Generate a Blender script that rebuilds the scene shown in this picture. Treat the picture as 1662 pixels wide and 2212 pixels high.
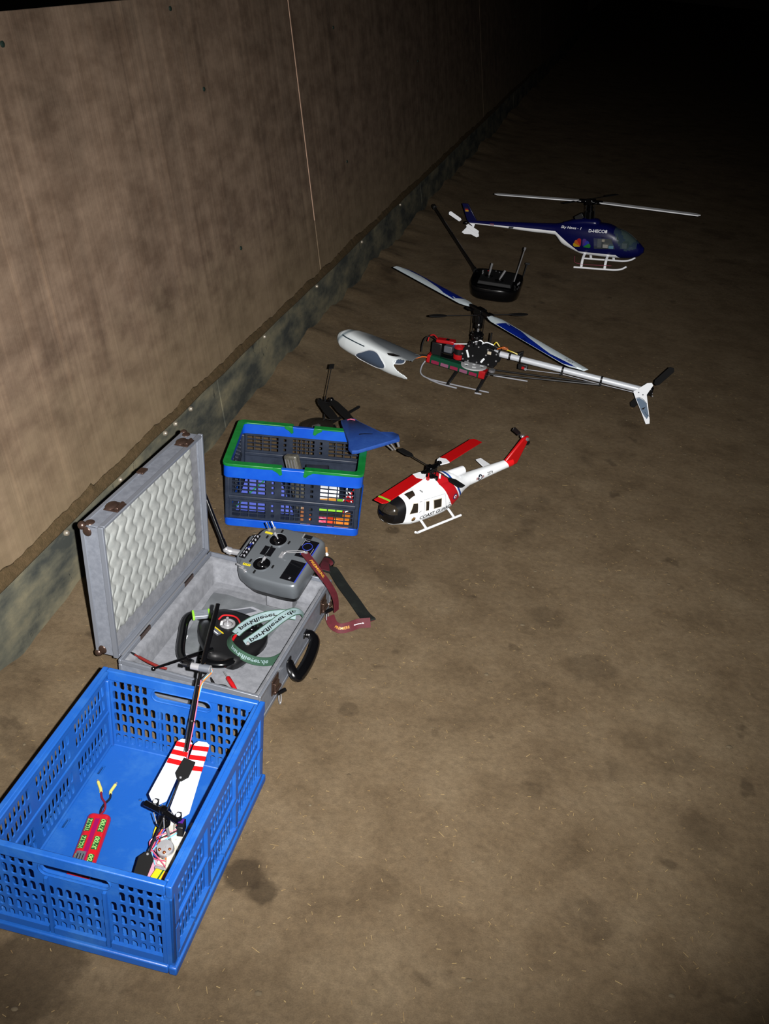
import bpy, bmesh, math, random
from math import sin, cos, pi, radians as RAD, sqrt
from mathutils import Vector as V, Matrix, Quaternion, noise
from mathutils.bvhtree import BVHTree

random.seed(7)
for o in list(bpy.data.objects):
    bpy.data.objects.remove(o)
SC = bpy.context.scene
COL = SC.collection

# ------------------------------------------------------------------ camera
FPX, PITCH, ROLL, CAMH = 2125.6, RAD(30.71), RAD(5.34), 1.612
fw = V((0, cos(PITCH), -sin(PITCH)))
r0 = V((1, 0, 0))
u0 = r0.cross(fw)
cr = r0 * cos(ROLL) + u0 * sin(ROLL)
cu = u0 * cos(ROLL) - r0 * sin(ROLL)
CAMP = V((0, 0, CAMH))
cam = bpy.data.cameras.new('camera')
cam.lens = FPX * 36.0 / 2212.0
cam.sensor_width = 36.0
cam.clip_start = 0.05
cam.clip_end = 200
camo = bpy.data.objects.new('camera', cam)
COL.objects.link(camo)
Rm = Matrix((cr, cu, -fw)).transposed()
camo.matrix_world = Matrix.Translation(CAMP) @ Rm.to_4x4()
SC.camera = camo

# ------------------------------------------------------------------ world (night)
w = bpy.data.worlds.new('night')
SC.world = w
w.use_nodes = True
w.node_tree.nodes['Background'].inputs[0].default_value = (0.9, 0.75, 0.6, 1)
w.node_tree.nodes['Background'].inputs[1].default_value = 0.0006

# ------------------------------------------------------------------ the camera's flash
fl = bpy.data.lights.new('flash', 'SPOT')
fl.energy = 1080
fl.color = (1.0, 0.98, 0.96)
fl.spot_size = RAD(79)
fl.spot_blend = 1.0
fl.shadow_soft_size = 0.009
flo = bpy.data.objects.new('flash', fl)
COL.objects.link(flo)
flo.location = CAMP + cr * 0.062 + cu * 0.012 + fw * 0.02
aim = (fw + cr * -0.075 + cu * 0.025).normalized()
flo.rotation_euler = aim.to_track_quat('-Z', 'Y').to_euler()

SC.view_settings.view_transform = 'Standard'
SC.view_settings.look = 'None'
SC.view_settings.gamma = 1.0
SC.view_settings.use_curve_mapping = False
SC.view_settings.exposure = 0.0

# ------------------------------------------------------------------ materials
def lin(c, k=1.0):
    return tuple(k * ((x / 255) / 12.92 if x / 255 <= 0.04045 else ((x / 255 + 0.055) / 1.055) ** 2.4) for x in c) + (1,)

MATS = {}
def mat(name, c=(128, 128, 128), rough=0.5, metal=0.0, spec=0.5, c2=None, ns=25.0, lo=0.4, hi=0.65, det=6,
        bump=0.0, bs=120.0, coat=0.0, alpha=1.0, trans=0.0, vec=(1, 1, 1), k=0.48):
    if name in MATS:
        return MATS[name]
    m = bpy.data.materials.new(name)
    m.use_nodes = True
    nt = m.node_tree
    b = nt.nodes['Principled BSDF']
    b.inputs['Base Color'].default_value = lin(c, k)
    b.inputs['Roughness'].default_value = rough
    b.inputs['Metallic'].default_value = metal
    b.inputs['Specular IOR Level'].default_value = spec
    b.inputs['Coat Weight'].default_value = coat
    b.inputs['Coat Roughness'].default_value = 0.08
    b.inputs['Alpha'].default_value = alpha
    b.inputs['Transmission Weight'].default_value = trans
    if c2 or bump:
        tc = nt.nodes.new('ShaderNodeTexCoord')
        mp = nt.nodes.new('ShaderNodeMapping')
        mp.inputs['Scale'].default_value = vec
        nt.links.new(tc.outputs['Object'], mp.inputs[0])
    if c2:
        n = nt.nodes.new('ShaderNodeTexNoise')
        n.inputs['Scale'].default_value = ns
        n.inputs['Detail'].default_value = det
        n.inputs['Roughness'].default_value = 0.65
        nt.links.new(mp.outputs[0], n.inputs['Vector'])
        r = nt.nodes.new('ShaderNodeValToRGB')
        r.color_ramp.elements[0].position = lo
        r.color_ramp.elements[1].position = hi
        r.color_ramp.elements[0].color = lin(c, k)
        r.color_ramp.elements[1].color = lin(c2, k)
        nt.links.new(n.outputs[0], r.inputs[0])
        nt.links.new(r.outputs[0], b.inputs['Base Color'])
    if bump:
        n2 = nt.nodes.new('ShaderNodeTexNoise')
        n2.inputs['Scale'].default_value = bs
        n2.inputs['Detail'].default_value = 4
        nt.links.new(mp.outputs[0], n2.inputs['Vector'])
        bn = nt.nodes.new('ShaderNodeBump')
        bn.inputs['Strength'].default_value = bump
        bn.inputs['Distance'].default_value = 0.003
        nt.links.new(n2.outputs[0], bn.inputs['Height'])
        nt.links.new(bn.outputs[0], b.inputs['Normal'])
    MATS[name] = m
    return m

class NT:
    """small node-tree writer for the layered ground, board and paint materials"""
    def __init__(s, name, rough=0.5, spec=0.5):
        s.m = bpy.data.materials.new(name)
        s.m.use_nodes = True
        s.t = s.m.node_tree
        s.b = s.t.nodes['Principled BSDF']
        s.b.inputs['Roughness'].default_value = rough
        s.b.inputs['Specular IOR Level'].default_value = spec
        s.tc = s.t.nodes.new('ShaderNodeTexCoord')
        MATS[name] = s.m
    def put(s, sock, x):
        if hasattr(x, 'links') or isinstance(x, bpy.types.NodeSocket):
            s.t.links.new(x, sock)
        else:
            sock.default_value = x
    def map(s, scale=(1, 1, 1), loc=(0, 0, 0), rot=(0, 0, 0)):
        n = s.t.nodes.new('ShaderNodeMapping')
        n.inputs['Scale'].default_value = scale
        n.inputs['Location'].default_value = loc
        n.inputs['Rotation'].default_value = rot
        s.t.links.new(s.tc.outputs['Object'], n.inputs[0])
        return n.outputs[0]
    def noise(s, vec, scale, detail=6, rough=0.6, dist=0.0):
        n = s.t.nodes.new('ShaderNodeTexNoise')
        s.t.links.new(vec, n.inputs['Vector'])
        n.inputs['Scale'].default_value = scale
        n.inputs['Detail'].default_value = detail
        n.inputs['Roughness'].default_value = rough
        n.inputs['Distortion'].default_value = dist
        return n.outputs[0]
    def ramp(s, f, stops, const=False):
        n = s.t.nodes.new('ShaderNodeValToRGB')
        cr_ = n.color_ramp
        cr_.interpolation = 'CONSTANT' if const else 'LINEAR'
        while len(cr_.elements) < len(stops):
            cr_.elements.new(0.5)
        for e, (p, c) in zip(cr_.elements, stops):
            e.position = p
            e.color = c if len(c) == 4 else lin(c)
        s.t.links.new(f, n.inputs[0])
        return n.outputs[0]
    def mix(s, f, a, b, mode='MIX'):
        n = s.t.nodes.new('ShaderNodeMix')
        n.data_type = 'RGBA'
        n.blend_type = mode
        s.put(n.inputs[0], f)
        s.put(n.inputs[6], a if not isinstance(a, tuple) or len(a) == 4 else lin(a))
        s.put(n.inputs[7], b if not isinstance(b, tuple) or len(b) == 4 else lin(b))
        return n.outputs[2]
    def math(s, op, a, b=0.0, c=None):
        n = s.t.nodes.new('ShaderNodeMath')
        n.operation = op
        s.put(n.inputs[0], a)
        s.put(n.inputs[1], b)
        if c is not None:
            s.put(n.inputs[2], c)
        return n.outputs[0]
    def xyz(s):
        n = s.t.nodes.new('ShaderNodeSeparateXYZ')
        s.t.links.new(s.tc.outputs['Object'], n.inputs[0])
        return n.outputs
    def rng(s, x, a, b, c=0.0, d=1.0):
        n = s.t.nodes.new('ShaderNodeMapRange')
        s.put(n.inputs[0], x)
        for i, q in enumerate((a, b, c, d)):
            n.inputs[1 + i].default_value = q
        return n.outputs[0]
    def bump(s, h, st=0.5, dist=0.01):
        n = s.t.nodes.new('ShaderNodeBump')
        n.inputs['Strength'].default_value = st
        n.inputs['Distance'].default_value = dist
        s.t.links.new(h, n.inputs['Height'])
        s.t.links.new(n.outputs[0], s.b.inputs['Normal'])
    def color(s, c):
        s.put(s.b.inputs['Base Color'], c)

# ------------------------------------------------------------------ geometry helpers
class G:
    def __init__(s, M=None):
        s.v, s.f, s.m, s.M = [], [], [], M
    def add(s, vs, fs, m=0):
        o = len(s.v)
        if s.M is not None:
            vs = [s.M @ V(p) for p in vs]
        s.v += [tuple(p) for p in vs]
        s.f += [tuple(i + o for i in q) for q in fs]
        s.m += [m] * len(fs)
        return s
    def box(s, c, d, m=0, R=None):
        hx, hy, hz = d[0] / 2, d[1] / 2, d[2] / 2
        vs = [V((x, y, z)) for x in (-hx, hx) for y in (-hy, hy) for z in (-hz, hz)]
        if R is not None:
            vs = [R @ p for p in vs]
        c = V(c)
        return s.add([p + c for p in vs], [(0, 1, 3, 2), (4, 6, 7, 5), (0, 4, 5, 1), (2, 3, 7, 6), (0, 2, 6, 4), (1, 5, 7, 3)], m)
    def bar(s, a, b, w, h, m=0, up=(0, 0, 1)):
        a, b = V(a), V(b)
        d = (b - a).normalized()
        up = V(up)
        if abs(d.dot(up)) > 0.98:
            up = V((1, 0, 0))
        sx = d.cross(up).normalized()
        sz = sx.cross(d)
        vs = []
        for p in (a, b):
            for i, j in ((-1, -1), (1, -1), (1, 1), (-1, 1)):
                vs.append(p + sx * (w / 2 * i) + sz * (h / 2 * j))
        return s.add(vs, [(0, 1, 2, 3), (7, 6, 5, 4), (0, 4, 5, 1), (1, 5, 6, 2), (2, 6, 7, 3), (3, 7, 4, 0)], m)
    def rings(s, rg, m=0, cap=True, closed=True):
        n = len(rg[0])
        vs = [p for r in rg for p in r]
        fs = []
        for i in range(len(rg) - 1):
            for j in range(n if closed else n - 1):
                k = (j + 1) % n
                fs.append((i * n + j, i * n + k, (i + 1) * n + k, (i + 1) * n + j))
        if cap:
            fs.append(tuple(range(n))[::-1])
            fs.append(tuple(range((len(rg) - 1) * n, len(rg) * n)))
        return s.add(vs, fs, m)
    def tube(s, pts, r, n=8, m=0, cap=True, flat=1.0, up=None):
        pts = [V(p) for p in pts]
        rs = r if isinstance(r, (list, tuple)) else [r] * len(pts)
        t = (pts[1] - pts[0]).normalized()
        ref = V(up) if up else (V((0, 0, 1)) if abs(t.z) < 0.9 else V((1, 0, 0)))
        x = t.cross(ref).normalized()
        rg = []
        for i, p in enumerate(pts):
            if i == 0:
                tt = pts[1] - pts[0]
            elif i == len(pts) - 1:
                tt = pts[-1] - pts[-2]
            else:
                tt = (pts[i + 1] - p).normalized() + (p - pts[i - 1]).normalized()
            tt = tt.normalized() if tt.length > 1e-9 else t
            x = (x - tt * x.dot(tt))
            x = x.normalized() if x.length > 1e-6 else tt.orthogonal().normalized()
            y = tt.cross(x)
            rg.append([p + x * (cos(2 * pi * k / n) * rs[i]) + y * (sin(2 * pi * k / n) * rs[i] * flat) for k in range(n)])
        return s.rings(rg, m, cap)
    def lathe(s, c, ax, prof, n=24, m=0, cap=False):
        c, ax = V(c), V(ax).normalized()
        x = ax.orthogonal().normalized()
        y = ax.cross(x)
        return s.rings([[c + ax * h + (x * cos(2 * pi * k / n) + y * sin(2 * pi * k / n)) * r for k in range(n)] for r, h in prof], m, cap)
    def cyl(s, a, b, r, n=14, m=0, r2=None):
        return s.tube([a, b], [r, r if r2 is None else r2], n, m)
    def prism(s, pts, off, m=0):
        """closed outline of 3D points pushed along off"""
        pts = [V(p) for p in pts]
        off = V(off)
        n = len(pts)
        vs = pts + [p + off for p in pts]
        fs = [tuple(range(n))[::-1], tuple(range(n, 2 * n))]
        fs += [(i, (i + 1) % n, n + (i + 1) % n, n + i) for i in range(n)]
        return s.add(vs, fs, m)
    def ell(s, c, r, n=14, k=8, m=0):
        c = V(c)
        vs = [c + V((0, 0, -r[2]))]
        for i in range(1, k):
            a = -pi / 2 + pi * i / k
            for j in range(n):
                b = 2 * pi * j / n
                vs.append(c + V((cos(a) * cos(b) * r[0], cos(a) * sin(b) * r[1], sin(a) * r[2])))
        vs.append(c + V((0, 0, r[2])))
        fs = [(0, 1 + (j + 1) % n, 1 + j) for j in range(n)]
        for i in range(k - 2):
            for j in range(n):
                a, b = 1 + i * n + j, 1 + i * n + (j + 1) % n
                fs.append((a, b, b + n, a + n))
        t = len(vs) - 1
        o = 1 + (k - 2) * n
        fs += [(o + j, o + (j + 1) % n, t) for j in range(n)]
        return s.add(vs, fs, m)
    def perf(s, O, ux, uy, un, cells, m=0):
        """perforated plate: cells (x0,x1,y0,y1,hole) with hole (hx0,hx1,hy0,hy1,r) or None; un carries the thickness"""
        O, ux, uy, un = V(O), V(ux), V(uy), V(un)
        P = lambda x, y, z: O + ux * x + uy * y + un * z
        for (x0, x1, y0, y1, h) in cells:
            if h is None:
                vs = [P(x, y, z) for z in (0, 1) for x, y in ((x0, y0), (x1, y0), (x1, y1), (x0, y1))]
                s.add(vs, [(3, 2, 1, 0), (4, 5, 6, 7)], m)
                continue
            a, b, c, d, r = h
            inn, out = [], []
            for (cx, cy, ex, ey, a0) in ((b - r, d - r, x1, y1, 0), (a + r, d - r, x0, y1, 90), (a + r, c + r, x0, y0, 180), (b - r, c + r, x1, y0, 270)):
                for q in range(3):
                    t = RAD(a0 + 45 * q)
                    px, py = cx + cos(t) * r, cy + sin(t) * r
                    inn.append((px, py))
                    if q == 1:
                        out.append((ex, ey))
                    elif (q == 0) == (a0 in (0, 180)):
                        out.append((ex, py))
                    else:
                        out.append((px, ey))
            n = 12
            vs = [P(x, y, 0) for x, y in inn] + [P(x, y, 0) for x, y in out] + [P(x, y, 1) for x, y in inn] + [P(x, y, 1) for x, y in out]
            fs = []
            for i in range(n):
                j = (i + 1) % n
                fs.append((i, n + i, n + j, j))
                fs.append((2 * n + j, 3 * n + j, 3 * n + i, 2 * n + i))
                fs.append((i, j, 2 * n + j, 2 * n + i))
            s.add(vs, fs, m)
        return s
    def loft(s, secs, n=28, m=0, e=2.4, cap=True, skip=None):
        """superellipse sections (x, zc, half width, half height[, exponent])"""
        rg = []
        for q in secs:
            x, zc, hw, hh = q[:4]
            ee = q[4] if len(q) > 4 else e
            r = []
            for k in range(n):
                a = 2 * pi * k / n
                ca, sa = cos(a), sin(a)
                r.append(V((x, hw * math.copysign(abs(ca) ** (2 / ee), ca), zc + hh * math.copysign(abs(sa) ** (2 / ee), sa))))
            rg.append(r)
        o = len(s.f)
        s.rings(rg, m, cap)
        if skip:
            keep = [i for i in range(len(s.f)) if i < o or not skip(sum((V(s.v[j]) for j in s.f[i]), V()) / len(s.f[i]))]
            s.f = [s.f[i] for i in keep]
            s.m = [s.m[i] for i in keep]
        return s
    def build(s, name, mats, parent=None, bevel=0.0, sharp=38, M=None, seg=2, norm=True):
        me = bpy.data.meshes.new(name)
        me.from_pydata(s.v, [], s.f)
        if not isinstance(mats, (list, tuple)):
            mats = [mats]
        for q in mats:
            me.materials.append(q)
        if len(mats) > 1:
            me.polygons.foreach_set('material_index', s.m)
        if norm:
            bm = bmesh.new()
            bm.from_mesh(me)
            bmesh.ops.recalc_face_normals(bm, faces=bm.faces)
            bm.to_mesh(me)
            bm.free()
        me.polygons.foreach_set('use_smooth', [True] * len(me.polygons))
        me.set_sharp_from_angle(angle=RAD(sharp))
        me.update()
        o = bpy.data.objects.new(name, me)
        COL.objects.link(o)
        if parent:
            o.parent = parent
        if M is not None:
            o.matrix_local = M
        if bevel:
            b = o.modifiers.new('bevel', 'BEVEL')
            b.width = bevel
            b.segments = seg
            b.limit_method = 'ANGLE'
            b.angle_limit = RAD(40)
        return o
    def bvh(s):
        return BVHTree.FromPolygons([V(p) for p in s.v], s.f)

def thing(name, label, cat, loc=(0, 0, 0), rot=(0, 0, 0), group=None, kind=None):
    o = bpy.data.objects.new(name, None)
    o.empty_display_size = 0.05
    COL.objects.link(o)
    o.location = loc
    o.rotation_euler = rot
    tag(o, label, cat, group, kind)
    return o

def tag(o, label=None, cat=None, group=None, kind=None):
    if label:
        o['label'] = label
    if cat:
        o['category'] = cat
    if group:
        o['group'] = group
    if kind:
        o['kind'] = kind
    return o

def lab(o, label):
    o['label'] = label
    return o

def spline(pts, k=6):
    """Catmull-Rom through the points"""
    pts = [V(p) for p in pts]
    q = [pts[0] * 2 - pts[1]] + pts + [pts[-1] * 2 - pts[-2]]
    out = []
    for i in range(1, len(q) - 2):
        a, b, c, d = q[i - 1:i + 3]
        for j in range(k):
            t = j / k
            out.append(0.5 * (2 * b + (c - a) * t + (2 * a - 5 * b + 4 * c - d) * t * t + (3 * b - a - 3 * c + d) * t ** 3))
    out.append(pts[-1])
    return out

TXT = {}
def text2d(s, size=1.0, bold=0.0, shear=0.0):
    """flat glyph mesh: (verts 2D centred, faces, width)"""
    key = (s, bold, shear)
    if key not in TXT:
        cu_ = bpy.data.curves.new('glyphs', 'FONT')
        cu_.body = s
        cu_.size = 1.0
        cu_.offset = bold
        cu_.shear = shear
        cu_.resolution_u = 3
        ob = bpy.data.objects.new('glyphs', cu_)
        COL.objects.link(ob)
        dg = bpy.context.evaluated_depsgraph_get()
        me = bpy.data.meshes.new_from_object(ob.evaluated_get(dg))
        vs = [(v.co.x, v.co.y) for v in me.vertices]
        fs = [tuple(p.vertices) for p in me.polygons]
        bpy.data.objects.remove(ob)
        bpy.data.curves.remove(cu_)
        bpy.data.meshes.remove(me)
        TXT[key] = (vs, fs)
    vs, fs = TXT[key]
    x0, x1 = min(p[0] for p in vs), max(p[0] for p in vs)
    y0, y1 = min(p[1] for p in vs), max(p[1] for p in vs)
    return [((x - (x0 + x1) / 2) * size, (y - (y0 + y1) / 2) * size) for x, y in vs], fs, (x1 - x0) * size, (y1 - y0) * size

def text_on(g, s, O, ux, uy, w=None, h=None, m=0, bold=0.012, shear=0.0, fn=None):
    """write s centred on O in the plane ux,uy, width w and / or height h"""
    vs, fs, tw, th = text2d(s, 1.0, bold, shear)
    kx = w / tw if w else h / th
    ky = h / th if h else kx
    O, ux, uy = V(O), V(ux).normalized(), V(uy).normalized()
    P = [O + ux * (x * kx) + uy * (y * ky) for x, y in vs]
    if fn:
        P = [fn(p) for p in P]
    g.add(P, fs, m)

def patch(g, outline, fn, m=0, rings=5, dens=1):
    """star-shaped patch laid on a surface by fn"""
    pts = [V(p) for p in outline]
    if dens > 1:
        pts = [pts[i].lerp(pts[(i + 1) % len(pts)], j / dens) for i in range(len(pts)) for j in range(dens)]
    c = sum(pts, V()) / len(pts)
    vs = [fn(c)]
    n = len(pts)
    for k in range(1, rings + 1):
        vs += [fn(c.lerp(p, k / rings)) for p in pts]
    fs = [(0, 1 + i, 1 + (i + 1) % n) for i in range(n)]
    for k in range(rings - 1):
        a = 1 + k * n
        fs += [(a + i, a + n + i, a + n + (i + 1) % n, a + (i + 1) % n) for i in range(n)]
    g.add(vs, fs, m)

def line_on(g, a, b, wd, fn, side, m=0, n=8):
    """thin painted line from a to b laid on a surface"""
    a, b = V(a), V(b)
    d = (b - a).normalized()
    s = d.cross(V(side)).normalized() * wd / 2
    vs, fs = [], []
    for i in range(n + 1):
        p = a.lerp(b, i / n)
        vs += [fn(p + s), fn(p - s)]
        if i:
            fs.append((2 * i - 2, 2 * i - 1, 2 * i + 1, 2 * i))
    g.add(vs, fs, m)

def laid(bvh, d, off=0.0006):
    """projector: casts along d onto the surface and lifts off it"""
    d = V(d).normalized()
    def fn(p):
        h = bvh.ray_cast(p - d * 1.0, d)
        if h[0] is None:
            q, nrm, _, _ = bvh.find_nearest(p)
            return q - d * off
        nrm = h[1]
        if nrm.dot(d) > 0:
            nrm = -nrm
        return h[0] + nrm * off
    return fn

def ribbon(pts, width, thick=0.0015, nrm=None, k=6):
    """frames (point, tangent, side, normal, arclength) along a smoothed path; nrm = list of surface normals per control point"""
    P = spline(pts, k)
    N = spline([V(n) for n in nrm], k) if nrm else [V((0, 0, 1))] * len(P)
    fr, L = [], 0.0
    for i, p in enumerate(P):
        t = (P[min(i + 1, len(P) - 1)] - P[max(i - 1, 0)]).normalized()
        n = N[i] - t * N[i].dot(t)
        n = n.normalized() if n.length > 1e-6 else t.orthogonal().normalized()
        sd = n.cross(t).normalized()
        if i:
            L += (p - P[i - 1]).length
        fr.append((p, t, sd, n, L))
    return fr

def ribbon_geo(g, fr, w, th, m=0):
    rg = []
    for p, t, s, n, L in fr:
        rg.append([p + s * (w / 2) + n * (th / 2), p - s * (w / 2) + n * (th / 2), p - s * (w / 2) - n * (th / 2), p + s * (w / 2) - n * (th / 2)])
    g.rings(rg, m)

def ribbon_text(g, fr, s, L0, w, h, m=0, lift=0.0012, flip=1, mirror=1, shift=0.0):
    vs, fs, tw, th = text2d(s, 1.0, 0.02)
    def at(L):
        for i in range(len(fr) - 1):
            if fr[i + 1][4] >= L or i == len(fr) - 2:
                a, b = fr[i], fr[i + 1]
                q = (L - a[4]) / max(b[4] - a[4], 1e-9)
                return [a[j].lerp(b[j], q) for j in range(4)]
    out = []
    for x, y in vs:
        p, t, sd, n = at(L0 + flip * x * w / tw)
        out.append(p + sd * (flip * mirror * y * h / th + shift) + n * lift)
    g.add(out, fs, m)

# ================================================================== the place
WB = V((-0.88, 1.79, 0))
WD = V((0.1903, 0.9817, 0)).normalized()
WN = V((-WD.y, WD.x, 0))
LEAN = RAD(10)
WUP = V((0, 0, 1)) * cos(LEAN) + WN * sin(LEAN)
WY = WUP.cross(WD)
WM = Matrix((WD, WY, WUP)).transposed().to_4x4()
WM.translation = WB

# ---- ground material: trodden sandy riding-hall floor
q = NT('trodden_sand', 0.95, 0.15)
v1 = q.map()
big = q.noise(v1, 1.7, 7, 0.62)
mid = q.noise(q.map(loc=(4, 2, 0)), 6.0, 8, 0.65)
fine = q.noise(q.map(loc=(1, 7, 0)), 60, 6, 0.75)
grit = q.noise(q.map(loc=(3, 1, 0)), 420, 3, 0.7)
c1 = q.ramp(big, [(0.30, (128, 104, 74)), (0.50, (158, 131, 97)), (0.68, (178, 152, 116))])
c2 = q.ramp(mid, [(0.32, (120, 97, 68)), (0.48, (158, 132, 98)), (0.70, (184, 158, 122))])
c3 = q.mix(0.55, c1, c2)
st = q.noise(q.map(loc=(9, 3, 0)), 3.1, 5, 0.55)
stm = q.ramp(st, [(0.60, (0, 0, 0, 1)), (0.67, (1, 1, 1, 1))])
c4 = q.mix(q.math('MULTIPLY', stm, 0.42), c3, (92, 72, 48))
st2 = q.noise(q.map(loc=(2, 8, 0)), 9.5, 4, 0.5)
c4 = q.mix(q.math('MULTIPLY', q.ramp(st2, [(0.66, (0, 0, 0, 1)), (0.72, (1, 1, 1, 1))]), 0.5), c4, (84, 66, 45))
xy = q.xyz()
wob = q.math('MULTIPLY', q.math('SUBTRACT', q.noise(q.map(loc=(5, 5, 0)), 16.0, 4, 0.6), 0.5), 1.5)
for sx_, sy_, sr_, sk_ in ((-0.205, 1.285, 0.040, 0.75), (-0.168, 1.245, 0.030, 0.7), (-0.55, 1.04, 0.10, 0.6), (0.049, 2.356, 0.06, 0.35), (-0.04, 1.782, 0.025, 0.4), (0.571, 2.025, 0.07, 0.35), (0.475, 2.232, 0.05, 0.3), (0.032, 2.614, 0.022, 0.6), (0.75, 1.5, 0.06, 0.3)):
    dx_ = q.math('SUBTRACT', xy[0], sx_)
    dy_ = q.math('SUBTRACT', xy[1], sy_)
    dd_ = q.math('SQRT', q.math('ADD', q.math('MULTIPLY', dx_, dx_), q.math('MULTIPLY', dy_, dy_)))
    mk_ = q.rng(q.math('ADD', q.math('DIVIDE', dd_, sr_), wob), 1.15, 0.75, 0.0, sk_)
    c4 = q.mix(mk_, c4, (84, 66, 44))
gr = q.ramp(fine, [(0.25, (0.72, 0.72, 0.72, 1)), (0.7, (1.18, 1.18, 1.18, 1))])
c5 = q.mix(1.0, c4, gr, 'MULTIPLY')
gr2 = q.ramp(grit, [(0.3, (0.85, 0.85, 0.85, 1)), (0.72, (1.12, 1.12, 1.12, 1))])
q.color(q.mix(1.0, q.mix(1.0, c5, gr2, 'MULTIPLY'), (0.190, 0.199, 0.212, 1), 'MULTIPLY'))
q.b.inputs['Diffuse Roughness'].default_value = 0.25
q.bump(q.math('ADD', q.math('MULTIPLY', fine, 0.7), q.math('ADD', q.math('MULTIPLY', grit, 0.25), q.math('MULTIPLY', mid, 1.3))), 0.55, 0.008)
M_GROUND = q.m

def ground_z(x, y):
    p = V((x, y, 0))
    z = -0.0035 + 0.0032 * noise.noise(p * 2.3) + 0.0014 * noise.noise(p * 9.0)
    s = -(p - WB).dot(WN)            # distance in front of the wall's foot
    t = (p - WB).dot(WD)
    bank = 0.028 + 0.05 * noise.noise(V((t * 1.3, 3.3, 0))) + 0.035 * noise.noise(V((t * 4.1, 8.1, 0))) + 0.012 * noise.noise(V((t * 12.0, 1.7, 0)))
    if s < 0.35:
        k = max(0.0, min(1.0, (0.22 - s) / 0.22))
        z += max(bank, -0.012) * k * k * (3 - 2 * k)
    return z

def axis(segs):
    out = [segs[0][0]]
    for a, b, st_ in segs:
        n = max(1, round((b - a) / st_))
        out += [a + (b - a) * (i + 1) / n for i in range(n)]
    return out

# floor laid out in the wall's own directions: t along the wall, s away from it
ts = axis([(-4, -0.9, 0.4), (-0.9, 5.2, 0.028), (5.2, 9.5, 0.06), (9.5, 16, 0.25), (16, 42, 2.0)])
ss = axis([(-0.35, 0.3, 0.022), (0.3, 2.6, 0.05), (2.6, 6, 0.25), (6, 16, 1.0)])
g = G()
vs = []
for t in ts:
    for s_ in ss:
        p = WB + WD * t - WN * s_
        vs.append(V((p.x, p.y, ground_z(p.x, p.y))))
n = len(ss)
fs = [(i * n + j, i * n + j + 1, (i + 1) * n + j + 1, (i + 1) * n + j) for i in range(len(ts) - 1) for j in range(n - 1)]
g.add(vs, fs)
fo = g.build('floor', M_GROUND, sharp=180)
tag(fo, 'trodden sandy brown riding-hall floor', None, None, 'structure')

# ---- leaning board wall
q = NT('weathered_board', 0.75, 0.25)
vert = q.noise(q.map(scale=(9, 1, 0.35)), 1.0, 5, 0.7)
vert2 = q.noise(q.map(scale=(34, 1, 0.5), loc=(3, 0, 0)), 1.0, 4, 0.75)
mot = q.noise(q.map(scale=(1.6, 1, 2.4), loc=(1, 0, 5)), 2.0, 7, 0.62)
mot2 = q.noise(q.map(scale=(5, 1, 9), loc=(6, 0, 1)), 1.6, 5, 0.6)
ca = q.ramp(mot, [(0.32, (96, 76, 60)), (0.5, (138, 111, 90)), (0.68, (170, 141, 116))])
cb = q.ramp(vert, [(0.33, (104, 82, 62)), (0.52, (146, 120, 96)), (0.66, (160, 134, 110))])
cc = q.mix(0.5, ca, cb)
cc = q.mix(0.28, cc, q.ramp(mot2, [(0.38, (80, 64, 50)), (0.62, (176, 152, 128))]))
cc = q.mix(1.0, cc, q.ramp(vert2, [(0.3, (0.78, 0.78, 0.78, 1)), (0.6, (1.06, 1.06, 1.06, 1)), (0.78, (1.3, 1.27, 1.2, 1))]), 'MULTIPLY')
zz = q.xyz()[2]
low = q.math('ADD', q.rng(zz, 0.15, 0.75, 1.0, 0.0), q.math('MULTIPLY', q.math('SUBTRACT', mot2, 0.5), 0.7))
cc = q.mix(q.math('MULTIPLY', q.rng(low, 0.2, 1.0), 0.55), cc, (168, 146, 108))
q.color(q.mix(1.0, cc, (0.40, 0.41, 0.425, 1), 'MULTIPLY'))
q.bump(q.math('ADD', vert2, q.math('MULTIPLY', mot2, 0.5)), 0.25, 0.004)
M_BOARD = q.m
M_EDGE = mat('bare_board_edge', (196, 160, 136), 0.8, k=0.75)
M_SCREW = mat('greenish_screw_head', (58, 78, 70), 0.45, 0.6)
M_BOLT = mat('zinc_bolt_head', (178, 168, 150), 0.35, 0.5)

wall = bpy.data.objects.new('wall_left', None)
COL.objects.link(wall)
wall.matrix_world = WM
tag(wall, 'brown board wall leaning back, along the left side', None, None, 'structure')
TOP = 1.392
screws = {0: [(1.741, 1.108), (1.84, 0.55), (1.585, 1.357), (0.645, 1.325), (0.2, 0.6), (0.2, 1.1)]}
for k in range(5):
    a = -2.27 + 5.0 * k
    g = G()
    g.box((a + 2.498, 0.012, TOP / 2 - 0.01), (4.992, 0.024, TOP + 0.02))
    pn = g.build('panel', M_BOARD, wall, bevel=0.002)
    if k == 0:
        g = G()
        g.box((a + 4.998, 0.0052, TOP / 2 + 0.22), (0.0068, 0.012, TOP - 0.46))
        g.build('joint_strip', M_EDGE, wall)
    for (sx, sz) in screws.get(k, [(a + 0.6, 1.2), (a + 0.6, 0.6), (a + 2.4, 0.9), (a + 4.2, 0.6)]):
        h = G()
        h.tube([(sx, 0.0, sz), (sx, -0.003, sz), (sx, -0.0045, sz)], [0.0075, 0.0075, 0.005], 10)
        h.build('screw', M_SCREW, pn)

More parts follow.
